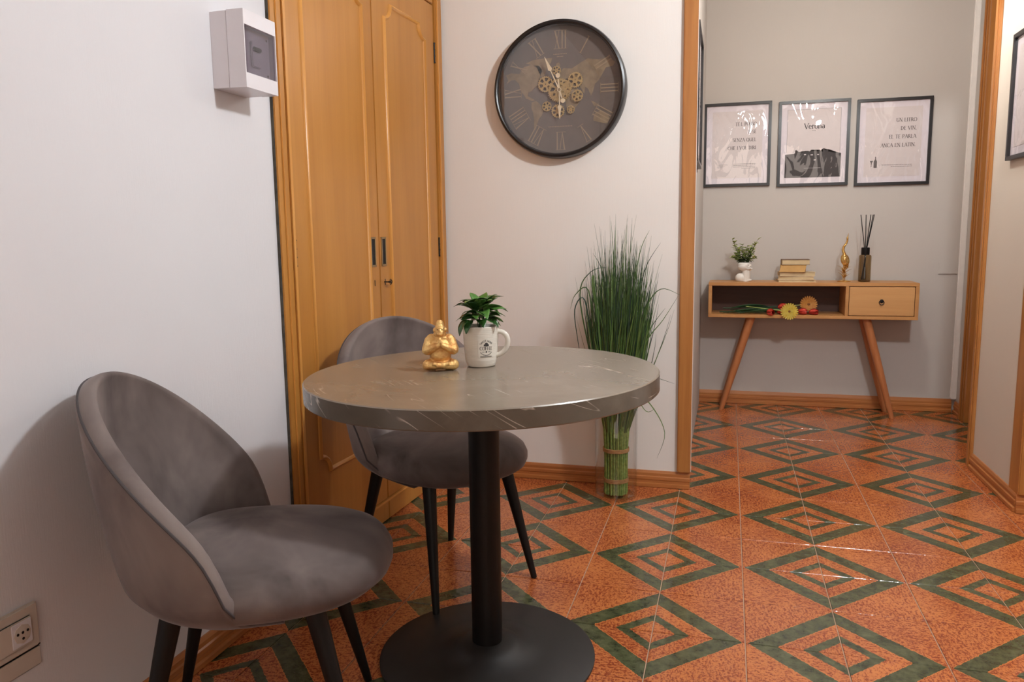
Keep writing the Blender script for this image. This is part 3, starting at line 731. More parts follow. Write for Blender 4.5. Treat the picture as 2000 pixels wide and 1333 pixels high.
# printed badge : smooth print area wraps the body
ca = -PI / 2 + .27 + .35
def onmug(p, lift=.0012):
    a = ca + p.x / .047; r = mug_r(p.y) + lift; return (r * math.cos(a), r * math.sin(a), p.y)
bm = bmesh.new()
nn = 16
for i in range(nn):
    for j in range(12):
        qd = []
        for (u, v) in ((i, j), (i + 1, j), (i + 1, j + 1), (i, j + 1)):
            qd.append(bm.verts.new(onmug(Vector((-.022 + .044 * u / nn, .028 + .048 * v / 12)), .0008)))
        bm.faces.new(qd)
bmesh.ops.remove_doubles(bm, verts=bm.verts, dist=1e-6)
link('print_panel', bm_to(bm, 'print_panel'), MT['mugc'], mug, smooth=3.2)
bm = bmesh.new(); zf = lambda p: onmug(Vector((p[0], p[1])))
letters(bm, 'COFFEE', -text_width('COFFEE', .0085) / 2, .0475, .0085, zf, .16, .08)
def arc_text(s, rad, h, a_mid, cx, cy, inward=False):
    tot = text_width(s, h) / rad; a = a_mid + (tot / 2 if not inward else -tot / 2)
    for c in s:
        wd2 = G[c][0] * h / rad; am = a - wd2 / 2 if not inward else a + wd2 / 2
        def zf2(p, am=am, c=c):
            px = p[0] - G[c][0] * h / 2; py = p[1]
            if not inward: ex, ey = Vector((math.sin(am), -math.cos(am))), Vector((math.cos(am), math.sin(am)))
            else: ex, ey = Vector((-math.sin(am), math.cos(am))), Vector((-math.cos(am), -math.sin(am)))
            P = Vector((cx, cy)) + ey * ((rad if not inward else -rad) + py) + ex * px
            return onmug(P)
        letters(bm, c, 0, 0, h, zf2, .2, .12, serif=False)
        a = a - wd2 if not inward else a + wd2
arc_text('SWEET HOME', .0170, .0046, PI / 2, 0, .052)
for q in range(12):      # unreadable small print : short dashes on an arc and a line
    a0 = -PI * .5 + (q - 5.8) * .16
    stroke(bm, [(.0195 * math.cos(a), .053 + .0195 * math.sin(a)) for a in (a0, a0 + .05, a0 + .10)], .0024, zf)
    stroke(bm, [(-.0165 + q * .0028, .0300), (-.0165 + q * .0028 + .0020, .0300)], .0024, zf)
# cup / beans emblem and ornaments
for sx_, sy_, rx, ry in ((-.0035, .0605, .0040, .0026), (.0035, .0605, .0040, .0026), (0, .0640, .0042, .0028), (0, .0590, .0075, .0018)):
    vs = [bm.verts.new(onmug(Vector((sx_ + rx * math.cos(2 * PI * i / 14), sy_ + ry * math.sin(2 * PI * i / 14))))) for i in range(14)]; bm.faces.new(vs)
for rr_ in (.0024,): 
    vs = [bm.verts.new(onmug(Vector((rr_ * math.cos(2 * PI * i / 10), .0425 + rr_ * math.sin(2 * PI * i / 10))))) for i in range(10)]; bm.faces.new(vs)
for s in (-1, 1):
    stroke(bm, [(s * .005, .0425), (s * .012, .0425)], .0012, zf)
link('print', bm_to(bm, 'print'), MT['ink'], mug)['kind'] = 'stuff'

def leaf_mesh(L, wd_, curl, seg=8, fold=.25, tip=1.0, name='leaf'):
    """leaf along +x from origin, thin solid, drooping by curl"""
    bm = bmesh.new(); rows = []
    for i in range(seg + 1):
        t = i / seg; ww = wd_ * math.sin(PI * min(1, t ** .8 * .98 + .02)) ** .85 * .5 if 0 < i < seg else wd_ * .03
        ang = -curl * t; 
        x = L * (math.sin(curl * t) / curl if abs(curl) > 1e-3 else t); z = -L * ((1 - math.cos(curl * t)) / curl if abs(curl) > 1e-3 else 0)
        wave = .04 * wd_ * math.sin(9 * t)
        rows.append([Vector((x, -ww, z + ww * fold + wave)), Vector((x, -ww * .5, z + ww * fold * .35)), Vector((x, 0, z)), Vector((x, ww * .5, z + ww * fold * .35)), Vector((x, ww, z + ww * fold - wave))])
    top_ = [[bm.verts.new(v) for v in r] for r in rows]; bot = [[bm.verts.new(v - Vector((0, 0, .0004))) for v in r] for r in rows]
    for g in (top_, bot):
        for a, b in zip(g, g[1:]):
            for k in range(4): bm.faces.new((a[k], a[k + 1], b[k + 1], b[k]))
    for a, b, c, d in zip(top_, top_[1:], bot, bot[1:]):
        bm.faces.new((a[0], b[0], d[0], c[0])); bm.faces.new((a[4], b[4], d[4], c[4]))
    bmesh.ops.recalc_face_normals(bm, faces=bm.faces[:])
    me = bpy.data.meshes.new(name); bm.to_mesh(me); bm.free(); return me
def orient(o, base, az, el, roll=0.0, sc=1.0):
    m = Matrix.Translation(base) @ Matrix.Rotation(az, 4, 'Z') @ Matrix.Rotation(-el, 4, 'Y') @ Matrix.Rotation(roll, 4, 'X') @ Matrix.Scale(sc, 4); o.matrix_local = m
pl = thing('potted_plant', 'small glossy dark green coffee plant growing out of the white mug', 'plant', (mx, my, mz + H_ - .018))
lm = [leaf_mesh(.055, .030, .9), leaf_mesh(.048, .026, .5), leaf_mesh(.060, .032, 1.3)]
LM2 = []
for m_ in lm:
    a = m_.copy(); m_.materials.append(MT['leaf']); a.materials.append(MT['leaf2']); LM2.append(a)
bm = bmesh.new()
stems = []
rp = random.Random(11)
for i in range(6):
    a = i * 2.4; tip = Vector((.014 * math.cos(a), .014 * math.sin(a), .048 + .012 * rp.random()))
    add_tube(bm, [(.005 * math.cos(a), .005 * math.sin(a), 0), tip * .6 + Vector((0, 0, .004)), tip], [.0016, .0013, .0011], 6); stems.append(tip)
link('stem', bm_to(bm, 'stem'), MT['leaf3'], pl, smooth=.9)
leaves = []
for i in range(46):
    az = i * 2.399 + rp.uniform(-.3, .3); lev = i / 46
    h0 = .033 + .042 * lev; el = .12 + .80 * lev + rp.uniform(-.15, .2); r0 = .014 - .007 * lev
    leaves.append((Vector((r0 * math.cos(az), r0 * math.sin(az), h0)), az, el, rp.uniform(-.4, .4), rp.random() < .30 + .3 * lev, i % 3, rp.uniform(.85, 1.15)))
leaves.append((Vector((-.012, 0, .062)), PI - .05, .42, .2, True, 1, 1.15)); leaves.append((Vector((-.030, 0, .074)), PI + .1, .10, .2, False, 1, .9))
leaves.append((Vector((.010, -.01, .050)), .1, .35, -.2, True, 0, 1.15)); leaves.append((Vector((.0, -.01, .060)), 1.9, .9, 0, True, 0, .9))
leaves.append((Vector((-.022, -.028, .036)), -2.2, -.25, 0, False, 2, .9)); leaves.append((Vector((-.012, -.034, .036)), -1.9, -.45, 0, False, 0, .8))
for b_, az, el, ro, lite, k, sc in leaves:
    o = link('leaf', (LM2 if lite else lm)[k], None, pl); orient(o, b_, az, el, ro, sc)
for m_ in lm + LM2:
    for p_ in m_.polygons: p_.use_smooth = True

# ---------------------------------------------------------------- GLASS VASE and GRASS BUNDLE
vx, vy = -.508, 1.118
va = thing('glass_vase', 'tall clear cylindrical glass vase on the floor by the clock wall', 'vase', (vx, vy, 0))
r = .088
lathe('glass_wall', [(r - .004, .0), (r, .004), (r, .425), (r - .002, .428), (r - .004, .425), (r - .004, .016), (r - .008, .013)], MT['glass'], va, n=64, smooth=.6)
gb = thing('grass_bundle', 'tall bundle of artificial green grass tied with jute standing in the glass vase', 'plant', (vx, vy, .016))
rg = random.Random(5)
bm = bmesh.new()
for i in range(110):          # lower tied stalks
    a = i * 2.399; rr = .050 * math.sqrt((i + .5) / 110)
    x, y = rr * math.cos(a), rr * math.sin(a); k2 = 1.12 + .1 * rg.random()
    add_tube(bm, [(x, y, .0), (x * .97, y * .97, .10), (x, y, .20), (x * k2, y * k2, .34)], [.0042, .0042, .0040, .0036], 6)
o = link('stalks', bm_to(bm, 'stalks'), MT['stalk'], gb, smooth=.9); o['kind'] = 'stuff'
for zz, rr, hh_ in ((.060, .0515, .018), (.190, .0530, .016)):
    bm = bmesh.new()
    for k in range(4): add_tube(bm, [(rr * math.cos(2 * PI * i / 40), rr * math.sin(2 * PI * i / 40), zz + (k - 1.5) * hh_ / 4 + .0008 * math.sin(i * 1.3 + k)) for i in range(41)], .0026, 6, cap=False)
    link('twine_band', bm_to(bm, 'twine_band'), MT['twine'], gb, smooth=3.2)
me = bpy.data.meshes.new('blades'); V, F, SH = [], [], []
def blade(pts, wd_, shade, face):
    base = len(V); n = len(pts); cut = random.Random(base).uniform(.6, 1.1)
    for i, p in enumerate(pts):
        t = i / (n - 1); ww = wd_ * (1 - t ** 2.2) * .5 + .0002
        d = (Vector(pts[min(i + 1, n - 1)]) - Vector(pts[max(i - 1, 0)])).normalized(); s = d.cross(face); s = s.normalized() if s.length > 1e-5 else Vector((1, 0, 0))
        nf = s.cross(d).normalized() * ww * .5
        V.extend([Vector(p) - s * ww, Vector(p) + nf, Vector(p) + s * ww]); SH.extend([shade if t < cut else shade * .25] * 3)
        if i:
            a = base + 3 * (i - 1); F.extend([(a, a + 1, a + 4, a + 3), (a + 1, a + 2, a + 5, a + 4)])
for i in range(760):
    a = rg.uniform(0, 2 * PI); rr = .053 * math.sqrt(rg.random()); x, y = rr * math.cos(a), rr * math.sin(a)
    kind = rg.random()
    spread = rr / .053
    L = (.60 + .27 * rg.random() ** 1.3) * (1.06 - .30 * spread ** 1.5)
    out = .03 + .055 * spread * rg.uniform(.6, 1.25)
    if kind > .94: out += rg.uniform(.03, .08); L *= .95
    z0 = .27; top_z = z0 + L * (1 if kind < .9 else .92); da = a + rg.uniform(-.35, .35)
    pts = []
    sway = rg.gauss(0, .028); shiftx = -.0 + .015
    for k in range(9):
        t = k / 8; ro = out * (t ** 1.35) * 1.25 * (1 - .35 * t * t) ; 
        zz = z0 + (top_z - z0) * t
        pts.append((x * (1 + .30 * min(1, t * 3)) + ro * math.cos(da) + sway * t * t + shiftx * t, y * (1 + .3 * min(1, t * 3)) + ro * math.sin(da) * .8, zz))
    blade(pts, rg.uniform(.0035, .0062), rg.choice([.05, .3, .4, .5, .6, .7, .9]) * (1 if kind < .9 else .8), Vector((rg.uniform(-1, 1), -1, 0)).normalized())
# long arching strays (dx along the wall, peak height, end)
def arch(pts3, w_, sh):
    P = [Vector(p) for p in pts3]; out = []
    n = len(P)
    for i in range(n - 1):
        p0, p1, p2, p3 = P[max(i - 1, 0)], P[i], P[i + 1], P[min(i + 2, n - 1)]
        for k in range(5):
            t = k / 5; out.append(.5 * ((2 * p1) + (-p0 + p2) * t + (2 * p0 - 5 * p1 + 4 * p2 - p3) * t * t + (-p0 + 3 * p1 - 3 * p2 + p3) * t ** 3))
    out.append(P[-1]); blade(out, w_, sh, Vector((.2, -1, .2)).normalized())
for pts3, w_, sh in [
    ([(-.03, -.02, .30), (-.10, -.04, .60), (-.145, -.05, .86), (-.10, -.05, .955), (-.03, -.04, .975)][::1], .006, .3),
    ([(-.03, -.03, .30), (-.09, -.04, .62), (-.125, -.05, .84), (-.165, -.06, .80), (-.150, -.06, .66), (-.135, -.06, .58)], .006, .05),
    ([(-.02, -.02, .30), (-.08, -.04, .66), (-.11, -.05, .88), (-.165, -.05, .86), (-.185, -.05, .80)], .006, .35),
    ([(-.01, -.03, .30), (-.06, -.05, .70), (-.09, -.06, .90), (-.085, -.06, .93), (-.07, -.06, .74)], .006, .6),
    ([(.03, -.02, .30), (.08, -.03, .60), (.12, -.03, .80), (.18, -.03, .885), (.26, -.03, .86)], .006, .35),
    ([(.03, -.02, .30), (.08, -.03, .55), (.13, -.03, .68), (.19, -.03, .76), (.25, -.03, .86)], .005, .6),
    ([(.03, -.02, .30), (.07, -.03, .52), (.11, -.04, .66), (.15, -.04, .74), (.20, -.04, .81)], .006, .8),
    ([(.03, -.02, .30), (.08, -.03, .58), (.12, -.03, .72), (.14, -.03, .82)], .005, .5),
    ([(.02, -.03, .40), (.07, -.05, .55), (.14, -.05, .535), (.24, -.05, .505)], .004, .1),
    ([(.02, -.03, .32), (.08, -.05, .46), (.15, -.05, .41), (.205, -.05, .30), (.175, -.05, .19)], .005, .7),
    ([(.02, -.03, .34), (.07, -.05, .45), (.13, -.05, .385), (.165, -.05, .40)], .004, .7),
    ([(.02, 0, .40), (.07, 0, .70), (.11, 0, .95), (.175, 0, 1.07)], .005, .1),
    ([(.01, 0, .40), (.05, 0, .75), (.09, 0, 1.02), (.13, 0, 1.12)], .005, .5),
    ([(-.01, 0, .40), (-.03, 0, .75), (-.06, 0, .95), (-.10, 0, 1.03)], .005, .5),
    ([(.01, 0, .40), (.03, 0, .75), (.035, 0, 1.0), (.04, 0, 1.17)], .004, .5),
    ([(0, 0, .40), (-.01, 0, .75), (-.015, 0, 1.0), (-.025, 0, 1.16)], .004, .5)]:
    arch([(a, b, c - .016) for a, b, c in pts3], w_, sh)
me.from_pydata([tuple(v) for v in V], [], F); at = me.attributes.new('shade', 'FLOAT', 'POINT'); at.data.foreach_set('value', SH)
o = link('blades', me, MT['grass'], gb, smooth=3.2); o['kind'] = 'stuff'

# ---------------------------------------------------------------- WALL CLOCK (local: x right, y up, z out of the wall)
ck = thing('wall_clock', 'large round black wall clock with roman numerals, world map and open gears', 'clock', (-.775, YC, 1.715))
ck.rotation_euler = (PI / 2, 0, 0)
RC = .284
lathe('rim', [(RC - .022, 0), (RC, 0), (RC, .040), (RC - .004, .052), (RC - .012, .055), (RC - .017, .052), (RC - .018, .040), (RC - .022, .036)], MT['frame'], ck, n=96, cb=False, ct=False, smooth=.7)
bm = bmesh.new(); add_lathe(bm, [(RC - .001, 0.0), (RC - .02, .006)], 96); link('face', bm_to(bm, 'face'), MT['facem'], ck)
def flat(name, polys, z, mat, parent, h=.0008):
    bm = bmesh.new()
    for p in polys: add_prism(bm, p, h, z)
    return link(name, bm_to(bm, name), mat, parent)
# numerals
strokes_n = {1: 'I', 2: 'II', 3: 'III', 4: 'IIII', 5: 'V', 6: 'VI', 7: 'VII', 8: 'VIII', 9: 'IX', 10: 'X', 11: 'XI', 12: 'XII'}
r_in, r_out = .172, .246
def bar(cx0, cx1, w0, w1): # radial bar from inner (w0) to outer (w1); x tangential
    return [(cx0 - w0 / 2, r_in), (cx0 + w0 / 2, r_in), (cx1 + w1 / 2, r_out), (cx1 - w1 / 2, r_out)]
for n_, s in strokes_n.items():
    wds = {'I': .014, 'V': .030, 'X': .030}; tot = sum(wds[c] for c in s); x = -tot / 2; polys = []
    for c in s:
        xc = x + wds[c] / 2
        if c == 'I': polys += [bar(xc, xc, .0042, .0052)]
        if c == 'V': polys += [bar(xc, xc - .010, .003, .006), bar(xc, xc + .010, .002, .0025)]
        if c == 'X': polys += [bar(xc + .009, xc - .009, .005, .006), bar(xc - .009, xc + .009, .002, .0025)]
        x += wds[c]
    for rr in (r_in, r_out): polys.append([(-tot / 2, rr - .0008), (tot / 2, rr - .0008), (tot / 2, rr + .0008), (-tot / 2, rr + .0008)])
    a = -2 * PI * n_ / 12
    rotp = [[(px * math.cos(a) - py * math.sin(a), px * math.sin(a) + py * math.cos(a)) for px, py in p] for p in polys]
    flat('numeral', rotp, .007, MT['numm'], ck)
# world map polygons : pixel-like outline in the crop frame (centre 660,660, radius 545 = RC-.018)
def mp_(pts): return [((px - 660) / 548 * (RC - .018), (660 - py) / 548 * (RC - .018)) for px, py in pts]
maps = [
 [(165, 500), (215, 485), (290, 495), (330, 440), (400, 425), (470, 440), (500, 480), (470, 540), (455, 600), (430, 620), (400, 650), (370, 660), (365, 690), (400, 710), (430, 730), (405, 735), (350, 710), (330, 680), (300, 640), (285, 580), (250, 545), (215, 545), (170, 575), (185, 545)],
 [(350, 410), (420, 385), (520, 378), (590, 380), (575, 420), (540, 460), (520, 520), (495, 535), (470, 500), (450, 450), (400, 425)],
 [(400, 745), (440, 735), (480, 770), (505, 825), (490, 865), (465, 890), (450, 930), (435, 985), (418, 975), (420, 900), (412, 840), (395, 790)],
 [(640, 520), (690, 470), (760, 480), (830, 440), (900, 405), (1000, 420), (1080, 405), (1140, 450), (1120, 480), (1060, 490), (1030, 540), (1000, 590), (965, 620), (950, 680), (930, 720), (905, 660), (880, 640), (870, 700), (850, 660), (820, 620), (780, 590), (720, 560), (660, 570)],
 [(640, 600), (700, 590), (780, 610), (820, 660), (850, 720), (820, 780), (780, 830), (750, 870), (725, 830), (700, 750), (640, 720), (610, 660)],
 [(960, 870), (1010, 850), (1060, 870), (1100, 920), (1060, 960), (1000, 945), (950, 930)],
 [(930, 760), (960, 770), (1000, 800), (960, 810)], [(620, 430), (650, 420), (660, 450), (630, 460)]]
bm = bmesh.new()
for p in maps: add_prism(bm, mp_(p), .0006, .0064)
link('world_map', bm_to(bm, 'world_map'), MT['mapm'], ck)
bm = bmesh.new()
for y_, w_, n_ in ((.148, .06, 9), (.138, .03, 5), (-.150, .105, 15)):
    for k in range(n_): add_prism(bm, [(-w_ / 2 + w_ * k / n_, y_), (-w_ / 2 + w_ * (k + .6) / n_, y_), (-w_ / 2 + w_ * (k + .6) / n_, y_ + .004), (-w_ / 2 + w_ * k / n_, y_ + .004)], .0005, .0066)
link('faint_lettering', bm_to(bm, 'faint_lettering'), MT['numm'], ck)['kind'] = 'stuff'
def gear(cx, cy, R, z, nt, nh, hub=.22, hole=(.38, .78), h=.003):
    bm = bmesh.new(); K = nt * 4
    def ringpts(f): return [(f(i) * math.cos(2 * PI * i / K), f(i) * math.sin(2 * PI * i / K)) for i in range(K)]
    outer = ringpts(lambda i: R if i % 4 < 2 else R * .90); r1 = ringpts(lambda i: R * hole[1]); r2 = ringpts(lambda i: R * hole[0]); r3 = ringpts(lambda i: R * .08)
    rs = [[(bm.verts.new((x, y, 0)), bm.verts.new((x, y, h))) for x, y in rg_] for rg_ in (outer, r1, r2, r3)]
    solid = lambda i: ((i / K * nh) % 1) > .58
    for a_ in range(3):
        A, B = rs[a_], rs[a_ + 1]
        for i in range(K):
            if a_ == 1 and not solid(i): continue
            j = (i + 1) % K
            bm.faces.new((A[i][1], A[j][1], B[j][1], B[i][1])); bm.faces.new((A[i][0], B[i][0], B[j][0], A[j][0]))
    for i in range(K):
        j = (i + 1) % K; bm.faces.new((rs[0][i][0], rs[0][j][0], rs[0][j][1], rs[0][i][1]))
        for q in (1, 2):
            if not solid(i): bm.faces.new((rs[q][i][0], rs[q][i][1], rs[q][j][1], rs[q][j][0]))
    return link('gear', bm_to(bm, 'gear'), MT['gearm'], ck, (cx, cy, z))
for px, py, pr, z, nt, nh in ((530, 600, 70, .012, 22, 6), (630, 490, 40, .014, 16, 6), (795, 580, 68, .012, 22, 6), (815, 715, 52, .018, 20, 6), (755, 828, 36, .014, 14, 6), (640, 835, 60, .012, 20, 6), (540, 790, 44, .012, 18, 6), (655, 660, 105, .016, 36, 7), (710, 640, 62, .022, 22, 5), (640, 700, 52, .020, 18, 5), (700, 700, 34, .026, 16, 4)):
    x, y = mp_([(px, py)])[0]; gear(x, y, pr / 548 * (RC - .018), z, nt, nh)
lathe('arbor', [(.008, .006), (.008, .031), (.0055, .036)], MT['brass'], ck, n=20)
def hand(name, tip_px, tail_px, z, spade):
    t = Vector(mp_([tip_px])[0]); s = Vector(mp_([tail_px])[0]); polys = []
    d = t.normalized(); n = Vector((-d.y, d.x)); L = t.length
    def P(u, v): q = d * (u * L) + n * v; return (q.x, q.y)
    polys.append([P(0, -.0028), P(spade - .06, -.0022), P(spade, -.0095), P(spade + .10, -.006), P(1, -.0006), P(1, .0006), P(spade + .10, .006), P(spade, .0095), P(spade - .06, .0022), P(0, .0028)])
    d2 = s.normalized(); n2 = Vector((-d2.y, d2.x)); L2 = s.length
    def Q(u, v): q = d2 * (u * L2) + n2 * v; return (q.x, q.y)
    polys.append([Q(0, -.004), Q(.75, -.0022), Q(.75, .0022), Q(0, .004)])
    polys.append([(s.x + .0098 * math.cos(2 * PI * i / 18), s.y + .0098 * math.sin(2 * PI * i / 18)) for i in range(18)])
    polys.append([(.009 * math.cos(2 * PI * i / 18), .009 * math.sin(2 * PI * i / 18)) for i in range(18)])
    bm = bmesh.new()
    for k_, p in enumerate(polys): add_prism(bm, p, .0012 + .0001 * k_, z)
    return link(name, bm_to(bm, name), MT['handm'], ck)
hand('minute_hand', (531, 378), (692, 755), .033, .62); hand('hour_hand', (663, 908), (648, 540), .030, .58)
bm = bmesh.new(); vs = [bm.verts.new(((RC - .017) * math.cos(2 * PI * i / 96), (RC - .017) * math.sin(2 * PI * i / 96), 0)) for i in range(96)]; bm.faces.new(vs)
me = bpy.data.meshes.new('cg'); bm.to_mesh(me); bm.free(); link('glass', me, MT['clockglass'], ck, (0, 0, .042))

# ---------------------------------------------------------------- FRAMED POSTERS (local x right, y up, z out)
def framed(label, cx, cz, W_, H2, art, loc, rot, group='black framed posters', border=.035, fw=.017):
    t = thing('framed_poster', label, 'picture', loc, 0, group); t.rotation_euler = rot
    bm = bmesh.new(); a, b = W_ / 2, H2 / 2; d0, d1 = .0, .020
    add_box(bm, (0, b - fw / 2, d1 / 2), (W_, fw, d1), None, .0012); add_box(bm, (0, -b + fw / 2, d1 / 2), (W_, fw, d1), None, .0012)
    add_box(bm, (-a + fw / 2, 0, d1 / 2), (fw, H2 - 2 * fw, d1), None, .0012); add_box(bm, (a - fw / 2, 0, d1 / 2), (fw, H2 - 2 * fw, d1), None, .0012)
    link('frame', bm_to(bm, 'frame'), MT['frame'], t, smooth=.6)
    p = box('poster_sheet', (0, 0, .006), (W_ - 2 * fw, H2 - 2 * fw, .002), MT['mat'], t)
    iw, ih = W_ - 2 * fw - 2 * border, H2 - 2 * fw - 2 * border
    q_ = box('inner_sheet', (0, 0, .0075), (iw, ih, .001), MT['poster'], t)
    art(t, iw, ih)
    box('plastic_cover', (0, 0, .0125), (W_ - 2 * fw, H2 - 2 * fw, .0008), MT['plasticpane'], t)
    return t
Z0 = .0083
zfl = lambda p: (p[0], p[1], Z0)
def rule(bm, x0, x1, y, h, words=0):
    """a line of tiny unreadable print"""
    if not words: add_box(bm, ((x0 + x1) / 2, y, Z0), (x1 - x0, h, .0002)); return
    r_ = random.Random(int(abs(x0 * 9999 + y * 7777))); x = x0
    while x < x1:
        l = r_.uniform(.004, .014); e = min(x + l, x1); add_box(bm, ((x + e) / 2, y, Z0), (e - x, h, .0002)); x = e + .0025
def lines_right(bm, rows, xr, h):
    for s, y in rows: letters(bm, s, xr - text_width(s, h), y, h, zfl, .17, .075)
def art_tempo(t, w_, h_):
    bm = bmesh.new(); lines_right(bm, (("TE'L POSSO", .115), ('E SE', .067), ('SENZA QUEL', .019), ('CHE I VOL DIRI', -.030)), .115, .0200)
    link('lettering', bm_to(bm, 'lettering'), MT['ink_g'], t)['kind'] = 'stuff'
    bm = bmesh.new()
    for k in range(4): rule(bm, -.02 if k < 3 else .03, .115, -.118 - .009 * k, .0026, 1)
    rule(bm, -.115, -.055, -.122, .002, 1); rule(bm, -.108, -.07, -.130, .002, 1); rule(bm, -.10, -.08, -.138, .002, 1)
    link('small_print', bm_to(bm, 'small_print'), MT['ink_g'], t)['kind'] = 'stuff'
def art_latin(t, w_, h_):
    bm = bmesh.new(); lines_right(bm, (('UN LITRO', .115), ('DE VIN,', .067), ('EL TE PARLA', .019), ('ANCA EN LATIN.', -.030)), .125, .0205)
    link('lettering', bm_to(bm, 'lettering'), MT['ink_g'], t)['kind'] = 'stuff'
    bm = bmesh.new(); rule(bm, -.055, .11, -.135, .0026, 1); rule(bm, -.005, .11, -.145, .0026, 1); link('small_print', bm_to(bm, 'small_print'), MT['ink_g'], t)['kind'] = 'stuff'
    # a bottle and glass ornament
    bm = bmesh.new()
    add_prism(bm, [(-.100, -.150), (-.082, -.150), (-.082, -.112), (-.088, -.100), (-.088, -.085), (-.094, -.085), (-.094, -.100), (-.100, -.112)], .0002, Z0)
    add_prism(bm, [(-.122, -.108), (-.104, -.108), (-.110, -.122), (-.112, -.140), (-.107, -.143), (-.119, -.143), (-.114, -.140), (-.116, -.122)], .0002, Z0)
    link('ornament', bm_to(bm, 'ornament'), MT['ink_g'], t)
def art_city(t, w_, h_):
    bm = bmesh.new(); x = -text_width('Verona', .031) / 2; letters(bm, 'Verona', x + .005, .088, .031, zfl, .15, .085); link('lettering', bm_to(bm, 'lettering'), MT['ink'], t)['kind'] = 'stuff'
    bm = bmesh.new(); rule(bm, -.008, .012, .076, .003, 1)
    for a_, b_ in (((-w_ / 2, h_ / 2), (w_ / 2, h_ / 2)), ((-w_ / 2, -.05), (-w_ / 2, h_ / 2)), ((w_ / 2, -.05), (w_ / 2, h_ / 2))): stroke(bm, [a_, b_], .0012, zfl)
    link('thin_border', bm_to(bm, 'thin_border'), MT['ink_g'], t)
    r_ = random.Random(4); top_ = []
    x = -w_ / 2; 
    prof = []
    while x < w_ / 2 - .004:
        c = abs(x) / (w_ / 2); hgt = -.062 + .012 * (1 - c); wdt = r_.uniform(.004, .011); kk = r_.random()
        extra = 0 if c > .75 else (r_.uniform(.0, .010) if kk < .75 else r_.uniform(.012, .022))
        prof += [(x, hgt + extra), (min(x + wdt, w_ / 2), hgt + extra)]; x += wdt
    poly = [(-w_ / 2 - .008, -h_ / 2 - .0), (w_ / 2 + .008, -h_ / 2 - .0), (w_ / 2 + .008, -.064)] + [(a_, b_) for a_, b_ in prof[::-1]] + [(-w_ / 2 - .008, -.064)]
    bm = bmesh.new(); add_prism(bm, poly, .0004, Z0 - .0002); bmesh.ops.triangulate(bm, faces=bm.faces[:]); link('skyline', bm_to(bm, 'skyline'), MT['ink'], t)
    bm = bmesh.new()
    for k in range(12): add_box(bm, (-.045 + .008 * k, -.148, Z0 + .0004), (.005, .0022, .0002))
    for xx, yy, w2 in ((-.006, -.069, .014), (-.045, -.066, .012), (.012, -.100, .012), (.030, -.068, .010)): add_box(bm, (xx, yy, Z0 + .0004), (w2, .006, .0002))
    link('pale_marks', bm_to(bm, 'pale_marks'), MT['poster'], t)['kind'] = 'stuff'
FR = (PI / 2, 0, 0)
framed('black framed dialect poster nearest the wooden opening frame, glare across its lettering', 0, 0, .405, .513, art_tempo, (-.035, YB, 1.652), FR)
framed('middle black framed poster titled Verona with a dark skyline print', 0, 0, .410, .513, art_city, (.414, YB, 1.642), FR)
framed('black framed poster about wine and latin, the one closest to the hall corner', 0, 0, .412, .508, art_latin, (.860, YB, 1.632), FR)
def art_side(t, w_, h_):
    bm = bmesh.new()
    for yy in (.115, .067, .019, -.030): rule(bm, -.01 - yy * .4, .115, yy, .010, 1)
    for k in range(3): rule(bm, -.02, .115, -.118 - .009 * k, .0026, 1)
    link('small_print', bm_to(bm, 'small_print'), MT['ink_g'], t)['kind'] = 'stuff'
framed('black framed poster on the hall side wall, cut by the picture edge beside the doorway', 0, 0, .41, .505, art_side, (XJ1, 1.668 - .205, 1.640), (PI / 2, 0, -PI / 2))
framed('black framed picture seen edge-on behind the wooden opening frame', 0, 0, .50, .62, art_side, (XJ0, 1.91, 1.745), (PI / 2, 0, PI / 2))

# ---------------------------------------------------------------- CONSOLE TABLE
cx0, cx1, cy0, cy1, cz0, cz1 = -.182, .990, 2.83, 3.098, .592, .806
co = thing('console_table', 'low oak console table with open shelf, one drawer and splayed legs', 'console table', ((cx0 + cx1) / 2, (cy0 + cy1) / 2, 0))
oc = Vector(co.location)
def CB(name, a, b, mat, bev=.002, parent=None):
    return span(name, tuple(Vector(a) - oc - (parent.location if parent else Vector())), tuple(Vector(b) - oc - (parent.location if parent else Vector())), mat, parent or co, bev)
th = .020; xd = .598
CB('top_panel', (cx0, cy0, cz1 - th), (cx1, cy1, cz1), MT['oak'])
CB('bottom_panel', (cx0, cy0, cz0), (cx1, cy1, cz0 + th), MT['oak'])
CB('side_panel', (cx0, cy0 + .0005, cz0 + th), (cx0 + th, cy1, cz1 - th), MT['oak']); CB('side_panel', (cx1 - th, cy0 + .0005, cz0 + th), (cx1, cy1, cz1 - th), MT['oak'])
CB('divider', (xd, cy0 + .001, cz0 + th), (xd + .018, cy1, cz1 - th), MT['oak'])
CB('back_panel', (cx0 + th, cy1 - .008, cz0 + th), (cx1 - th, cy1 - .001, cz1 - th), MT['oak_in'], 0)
dr = CB('drawer', (xd + .021, cy0 + .001, cz0 + th + .003), (cx1 - th - .003, cy1 - .012, cz1 - th - .004), MT['oak_d'])
bm = bmesh.new(); add_lathe(bm, [(.011, 0), (.011, .003), (.006, .004)], 20)
link('pull_plate', bm_to(bm, 'pull_plate'), MT['black'], dr, (0, -.1275, .002), (PI / 2, 0, 0), smooth=.8)
bm = bmesh.new(); add_tube(bm, [(.013 * math.sin(2 * PI * i / 24), -.004 - .002 * math.cos(2 * PI * i / 24), -.004 - .013 * math.cos(2 * PI * i / 24) * 1) for i in range(25)], .0022, 8, cap=False)
link('ring_pull', bm_to(bm, 'ring_pull'), MT['black'], dr, (0, -.1275, -.002), smooth=3.2)
